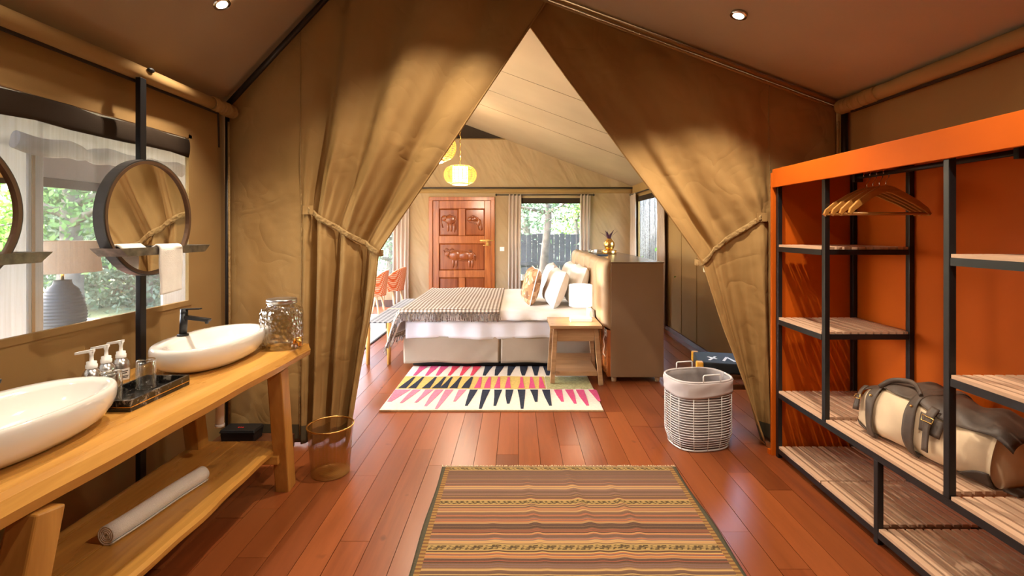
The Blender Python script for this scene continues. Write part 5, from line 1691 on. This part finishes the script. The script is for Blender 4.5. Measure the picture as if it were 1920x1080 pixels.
tl = thing('table_lamp', 'lit table lamp with white drum shade on the nightstand', 'lamp', (0.62, 4.76, NZ))
MB().box(-0.105, 0.105, -0.05, 0.05, 0.0, 0.040).build('base', 'alabaster', tl, local=True, bev=0.006)
MB().tube([(0.082, 0, 0.040), (0.082, 0, 0.125)], 0.024, 16).build('stem', 'alabaster', tl, local=True)
MB().tube([(0.082, 0, 0.1255), (0.082, 0, 0.150), (0.03, 0, 0.158)], 0.006, 8).build('bracket', 'gold', tl, local=True)
m = MB().lathe([(0.108, 0.150), (0.112, 0.152), (0.112, 0.355), (0.108, 0.357)], 40)
m.lathe([(0.108, 0.357), (0.106, 0.352), (0.106, 0.155), (0.108, 0.150)], 40)
m.build('shade', 'shade_white', tl, local=True)
lamp('table_lamp_bulb', 'POINT', (0.62, 4.76, NZ + 0.26), 4.0, (1.0, 0.88, 0.70), tl, shadow_soft_size=0.05)

# ---------------------------------------------------------------- bench at the bed foot
be = thing('woven_bench', 'long bench with woven strap seat at the foot of the bed', 'bench', (-1.44, 6.15, 0))
EX0, EX1, EY0, EY1, EZ = -1.640, -1.370, 5.24, 7.05, 0.455
for x in (EX0 + 0.022, EX1 - 0.022):
    for y in (EY0 + 0.022, (EY0 + EY1) / 2, EY1 - 0.022):
        MB().lathe([(0.001, 0), (0.019, 0), (0.026, EZ - 0.004), (0.001, EZ - 0.003)], 14, (x, y, 0)).build('leg', 'oak_leg', be)
m = MB()
m.box(EX0 + 0.004, EX0 + 0.034, EY0 + 0.05, EY1 - 0.05, EZ - 0.07, EZ - 0.008); m.box(EX1 - 0.034, EX1 - 0.004, EY0 + 0.05, EY1 - 0.05, EZ - 0.07, EZ - 0.008)
m.box(EX0 + 0.049, EX1 - 0.049, EY0 + 0.004, EY0 + 0.034, EZ - 0.07, EZ - 0.008); m.box(EX0 + 0.049, EX1 - 0.049, EY1 - 0.034, EY1 - 0.004, EZ - 0.07, EZ - 0.008)
m.build('frame', 'grey_paint', be, bev=0.004)
ym2 = (EY0 + EY1) / 2
for a, b in ((EY0 + 0.002, ym2 - 0.02), (ym2 + 0.02, EY1 - 0.002)):
    MB().box(EX0 + 0.048 if False else EX0 + 0.002, EX1 - 0.002, a, b, EZ - 0.007, EZ + 0.004).build('woven_seat', 'weave', be, bev=0.003)
MB().box(EX0, EX1, ym2 - 0.018, ym2 + 0.018, EZ - 0.0065, EZ + 0.006).build('crossbar', 'palewood', be)

# ---------------------------------------------------------------- two orange chairs and pale carpet
cp = thing('pale_carpet', 'pale carpet with dark binding behind the woven bench', 'rug', (-2.75, 7.1, 0))
MB().box(-3.65, -1.88, 5.75, 8.35, 0.001, 0.010).build('pile', 'sage', cp)
for a in ((-1.88, -1.855, 5.725, 8.375), (-3.675, -3.65, 5.725, 8.375)):
    MB().box(*a, 0.001, 0.012).build('binding', 'darkbinding', cp)
for a in ((-3.65, -1.88, 5.725, 5.75), (-3.65, -1.88, 8.35, 8.375)):
    MB().box(*a, 0.001, 0.012).build('binding', 'darkbinding', cp)

def shell_chair(label, x, y, rz):
    t = thing('shell_chair', label, 'chair', (x, y, 0.010), rz, 'orange chairs left of the door')
    for sx in (-1, 1):
        for sy, spread in ((-1, 0.21), (1, 0.20)):
            MB().tube([(sx * 0.15, sy * 0.15, 0.40), (sx * spread, sy * (spread + 0.01), 0.0)], [0.019, 0.010], 10).build('leg', 'palewood', t, local=True)
    m = MB().lathe([(0.001, 0.395), (0.20, 0.395), (0.225, 0.415), (0.228, 0.450), (0.20, 0.472), (0.001, 0.478)], 32)
    m.build('seat', 'orangeseat', t, local=True)
    def bk(u, v):
        a = lerp(-1.25, 1.25, u) - PI / 2
        top = 0.80 - 0.16 * abs(2 * u - 1) ** 2.2
        r = 0.235 + 0.045 * v
        return (r * math.cos(a) * 1.05, r * math.sin(a), lerp(0.40, top, v))
    MB().grid(bk, 28, 14).build('backrest', 'orangeprint', t, local=True, solid=0.028, off=1)
    return t
shell_chair('orange patterned shell chair nearest the carved door', -2.26, 8.52, R(80))
shell_chair('orange patterned shell chair half hidden behind the left curtain', -2.38, 7.80, R(92))

# ---------------------------------------------------------------- pendants
def pendant(label, y):
    t = thing('wicker_pendant', label, 'lamp', (-0.847, y, 2.273), 0, 'wicker pendant lamps under the ridge')
    # woven oval of cane rings, open like a basket, round a lit paper drum
    m = MB()
    for k in range(15):
        w = -1 + 2 * k / 14
        z = 0.128 * w
        r = 0.125 + 0.112 * math.sqrt(max(0, 1 - (w * 0.98) ** 2))
        m.tube([(r * math.cos(a), r * math.sin(a), z) for a in np.linspace(0, 2 * PI, 36, endpoint=False)], 0.0040, 5, closed=True)
    for k in range(24):
        a = 2 * PI * k / 24
        m.tube([((0.125 + 0.116 * math.sqrt(max(0, 1 - w * w))) * math.cos(a), (0.125 + 0.116 * math.sqrt(max(0, 1 - w * w))) * math.sin(a), 0.130 * w) for w in np.linspace(-0.98, 0.98, 11)], 0.003, 4)
    m.build('cane_basket', 'wicker_lit', t, local=True)
    d = MB().lathe([(0.112, -0.150), (0.115, -0.148), (0.115, 0.118), (0.112, 0.120)], 32)
    d.disc((0, 0, -0.140), 0.112, 32, up=-1)
    d.build('paper_drum', 'shade_inner', t, local=True)
    for z in (-0.134, 0.126):
        MB().tube([(0.124 * math.cos(a), 0.124 * math.sin(a), z) for a in np.linspace(0, 2 * PI, 36, endpoint=False)], 0.008, 6, closed=True).build('hoop', 'hangerwood', t, local=True)
    top = roof_r(-0.847) - 2.273 - 0.003
    pts = [(0.006 * math.sin(z * 60), 0.006 * math.cos(z * 60), z) for z in np.linspace(0.12, top - 0.03, 60)]
    MB().tube(pts, 0.007, 6).build('rope', 'gold', t, local=True)
    MB().lathe([(0.001, top), (0.045, top - 0.005), (0.040, top - 0.03), (0.001, top - 0.035)], 20).build('ceiling_rose', 'palewood', t, local=True)
    lamp('pendant_bulb', 'POINT', (-0.847, y, 2.273 - 0.26), PENDANT_W, (1.0, 0.84, 0.64), t, shadow_soft_size=0.10)
    lamp('pendant_uplight', 'POINT', (-0.847, y, 2.273 + 0.28), PENDANT_W * 0.9, (1.0, 0.80, 0.56), t, shadow_soft_size=0.08)
    return t
pendant('glowing wicker pendant lamp hanging before the back gable', 7.20)
pendant('glowing wicker pendant lamp mostly hidden behind the left curtain', 4.80)

# ---------------------------------------------------------------- drapes and rods
def drape(label, axis, a0, a1, z0, z1, pos, folds, amp=0.025, group='mauve window drapes'):
    def fn(u, v):
        w = amp * math.sin(2 * PI * folds * u) * (0.7 + 0.3 * v) + 0.006 * math.sin(9 * v + 20 * u)
        a = lerp(a0, a1, u) + 0.012 * math.sin(2 * v + 3)
        z = lerp(z1, z0, v)
        return (a, pos - 0.04 - w, z) if axis == 'y' else (pos - 0.04 - w, a, z)
    o = MB().grid(fn, int(folds * 14), 24).build('window_drape', 'drape', solid=0.004)
    return tag(o, label, 'curtain', group)
drape('mauve drape left of the back window, next to the light switch', 'y', -0.165, 0.075, 0.03, 2.135, YB - 0.03, 3.5)
drape('mauve drape right of the back window', 'y', 1.195, 1.390, 0.03, 2.135, YB - 0.03, 3)
drape('mauve drape between the left back window and the carved door', 'y', -2.36, -2.06, 0.03, 2.135, YB - 0.03, 4)
drape('mauve drape at the far corner of the right side window', 'x', 8.76, 9.18, 0.03, 2.13, XR - 0.02, 4)
drape('mauve drape at the near side of the right side window', 'x', 7.05, 7.42, 0.03, 2.13, XR - 0.02, 4)
def rod(label, p, q):
    t = thing('curtain_rod', label, 'rod', p)
    MB().tube([p, q], 0.012, 10).build('bar', 'dark_pole', t)
    for e in (p, q):
        MB().ball(e, 0.022).build('finial', 'dark_pole', t)
    return t
rod('dark curtain rod over the back window', (-0.40, YB - 0.075, 2.125), (1.45, YB - 0.075, 2.125))
rod('dark curtain rod over the window behind the chairs', (-3.90, YB - 0.075, 2.125), (-1.98, YB - 0.075, 2.125))
rod('dark curtain rod over the right side window', (XR - 0.062, 6.95, 2.12), (XR - 0.062, 9.15, 2.12))
sw = MB().box(-0.335, -0.250, YB - 0.012, YB - 0.001, 1.055, 1.135).build('light_switch', 'white_plastic', bev=0.003)
tag(sw, 'square white light switch on the wall beside the door', 'switch')

# ---------------------------------------------------------------- lounge seen through the mesh window
lt = thing('side_table', 'dark side table under the pottery lamp beyond the mesh window', 'table', (-3.45, 3.85, 0))
MB().box(-3.95, -2.95, 3.45, 4.40, 0.62, 0.655).build('top', 'grey_paint', lt, bev=0.004)
for x in (-3.90, -3.00):
    for y in (3.50, 4.35):
        MB().bar((x, y, 0.619), (x, y, 0.0), 0.05, 0.05, up=(0, 1, 0)).build('leg', 'darkwood', lt)
pl = thing('pottery_lamp', 'ribbed pottery lamp with linen drum shade beyond the mesh window', 'lamp', (-3.43, 3.66, 0.656))
rib = lambda z: 0.004 * math.sin(z * 260)
prof = [(0.001, 0.0), (0.085, 0.0)] + [(0.085 + 0.058 * math.sin(PI * min(1, (z / 0.36) ** 0.75) * 0.97) + rib(z), z) for z in np.linspace(0.01, 0.36, 50)] + [(0.060, 0.385), (0.052, 0.41), (0.055, 0.42), (0.001, 0.42)]
MB().lathe(prof, 40).build('base', 'terracotta', pl, local=True)
MB().tube([(0, 0, 0.42), (0, 0, 0.52)], 0.010, 8).build('stem', 'gold', pl, local=True)
m = MB().lathe([(0.232, 0.480), (0.206, 0.715)], 44)
m.lathe([(0.203, 0.715), (0.229, 0.480)], 44)
m.lathe([(0.206, 0.715), (0.203, 0.715)], 44)
MAT['linen_shade'] = plain('linen_shade', (0.30, 0.20, 0.13), 0.9, 0, 0.12, 90, bump=0.4, bscale=200)
m.build('shade', 'linen_shade', pl, local=True)
bk = thing('stationery_box', 'dark grey box on the table beside the pottery lamp', 'box', (-3.12, 3.98, 0.656), R(10))
MB().box(-0.10, 0.10, -0.07, 0.07, 0, 0.09).build('body', 'slate', bk, local=True, bev=0.004)
MB().box(-0.104, 0.104, -0.074, 0.074, 0.0905, 0.108).build('lid', 'grey_paint', bk, local=True, bev=0.003)
cd_ = MB().prism([(-0.07, 0), (0.07, 0), (0.01, 0.12), (-0.01, 0.12)], lambda a, b: (a, 0, b), (0, 0.10, 0)).build('folded_card', 'slate')
cd_.location = (-3.02, 4.16, 0.656); cd_.rotation_euler = (0, 0, R(30))
tag(cd_, 'dark folded tent card at the edge of the lounge table', 'card')
rc = thing('red_cushion', 'flat red seat cushion on a pale stool beyond the mesh window', 'cushion', (-3.6, 5.35, 0.565))
MB().ball((0, 0, 0.035), 0.25, 0.25, 0.035, 24, 10).build('cover', 'red_cloth', rc, local=True)
rs_ = thing('round_stool', 'pale round stool under the red cushion', 'stool', (-3.6, 5.35, 0))
MB().lathe([(0.001, 0.53), (0.24, 0.53), (0.245, 0.56), (0.001, 0.564)], 30).build('seat', 'palewood', rs_, local=True)
for k in range(3):
    a = 2 * PI * k / 3
    MB().tube([(0.15 * math.cos(a), 0.15 * math.sin(a), 0.53), (0.21 * math.cos(a), 0.21 * math.sin(a), 0.0)], 0.016, 8).build('leg', 'palewood', rs_, local=True)
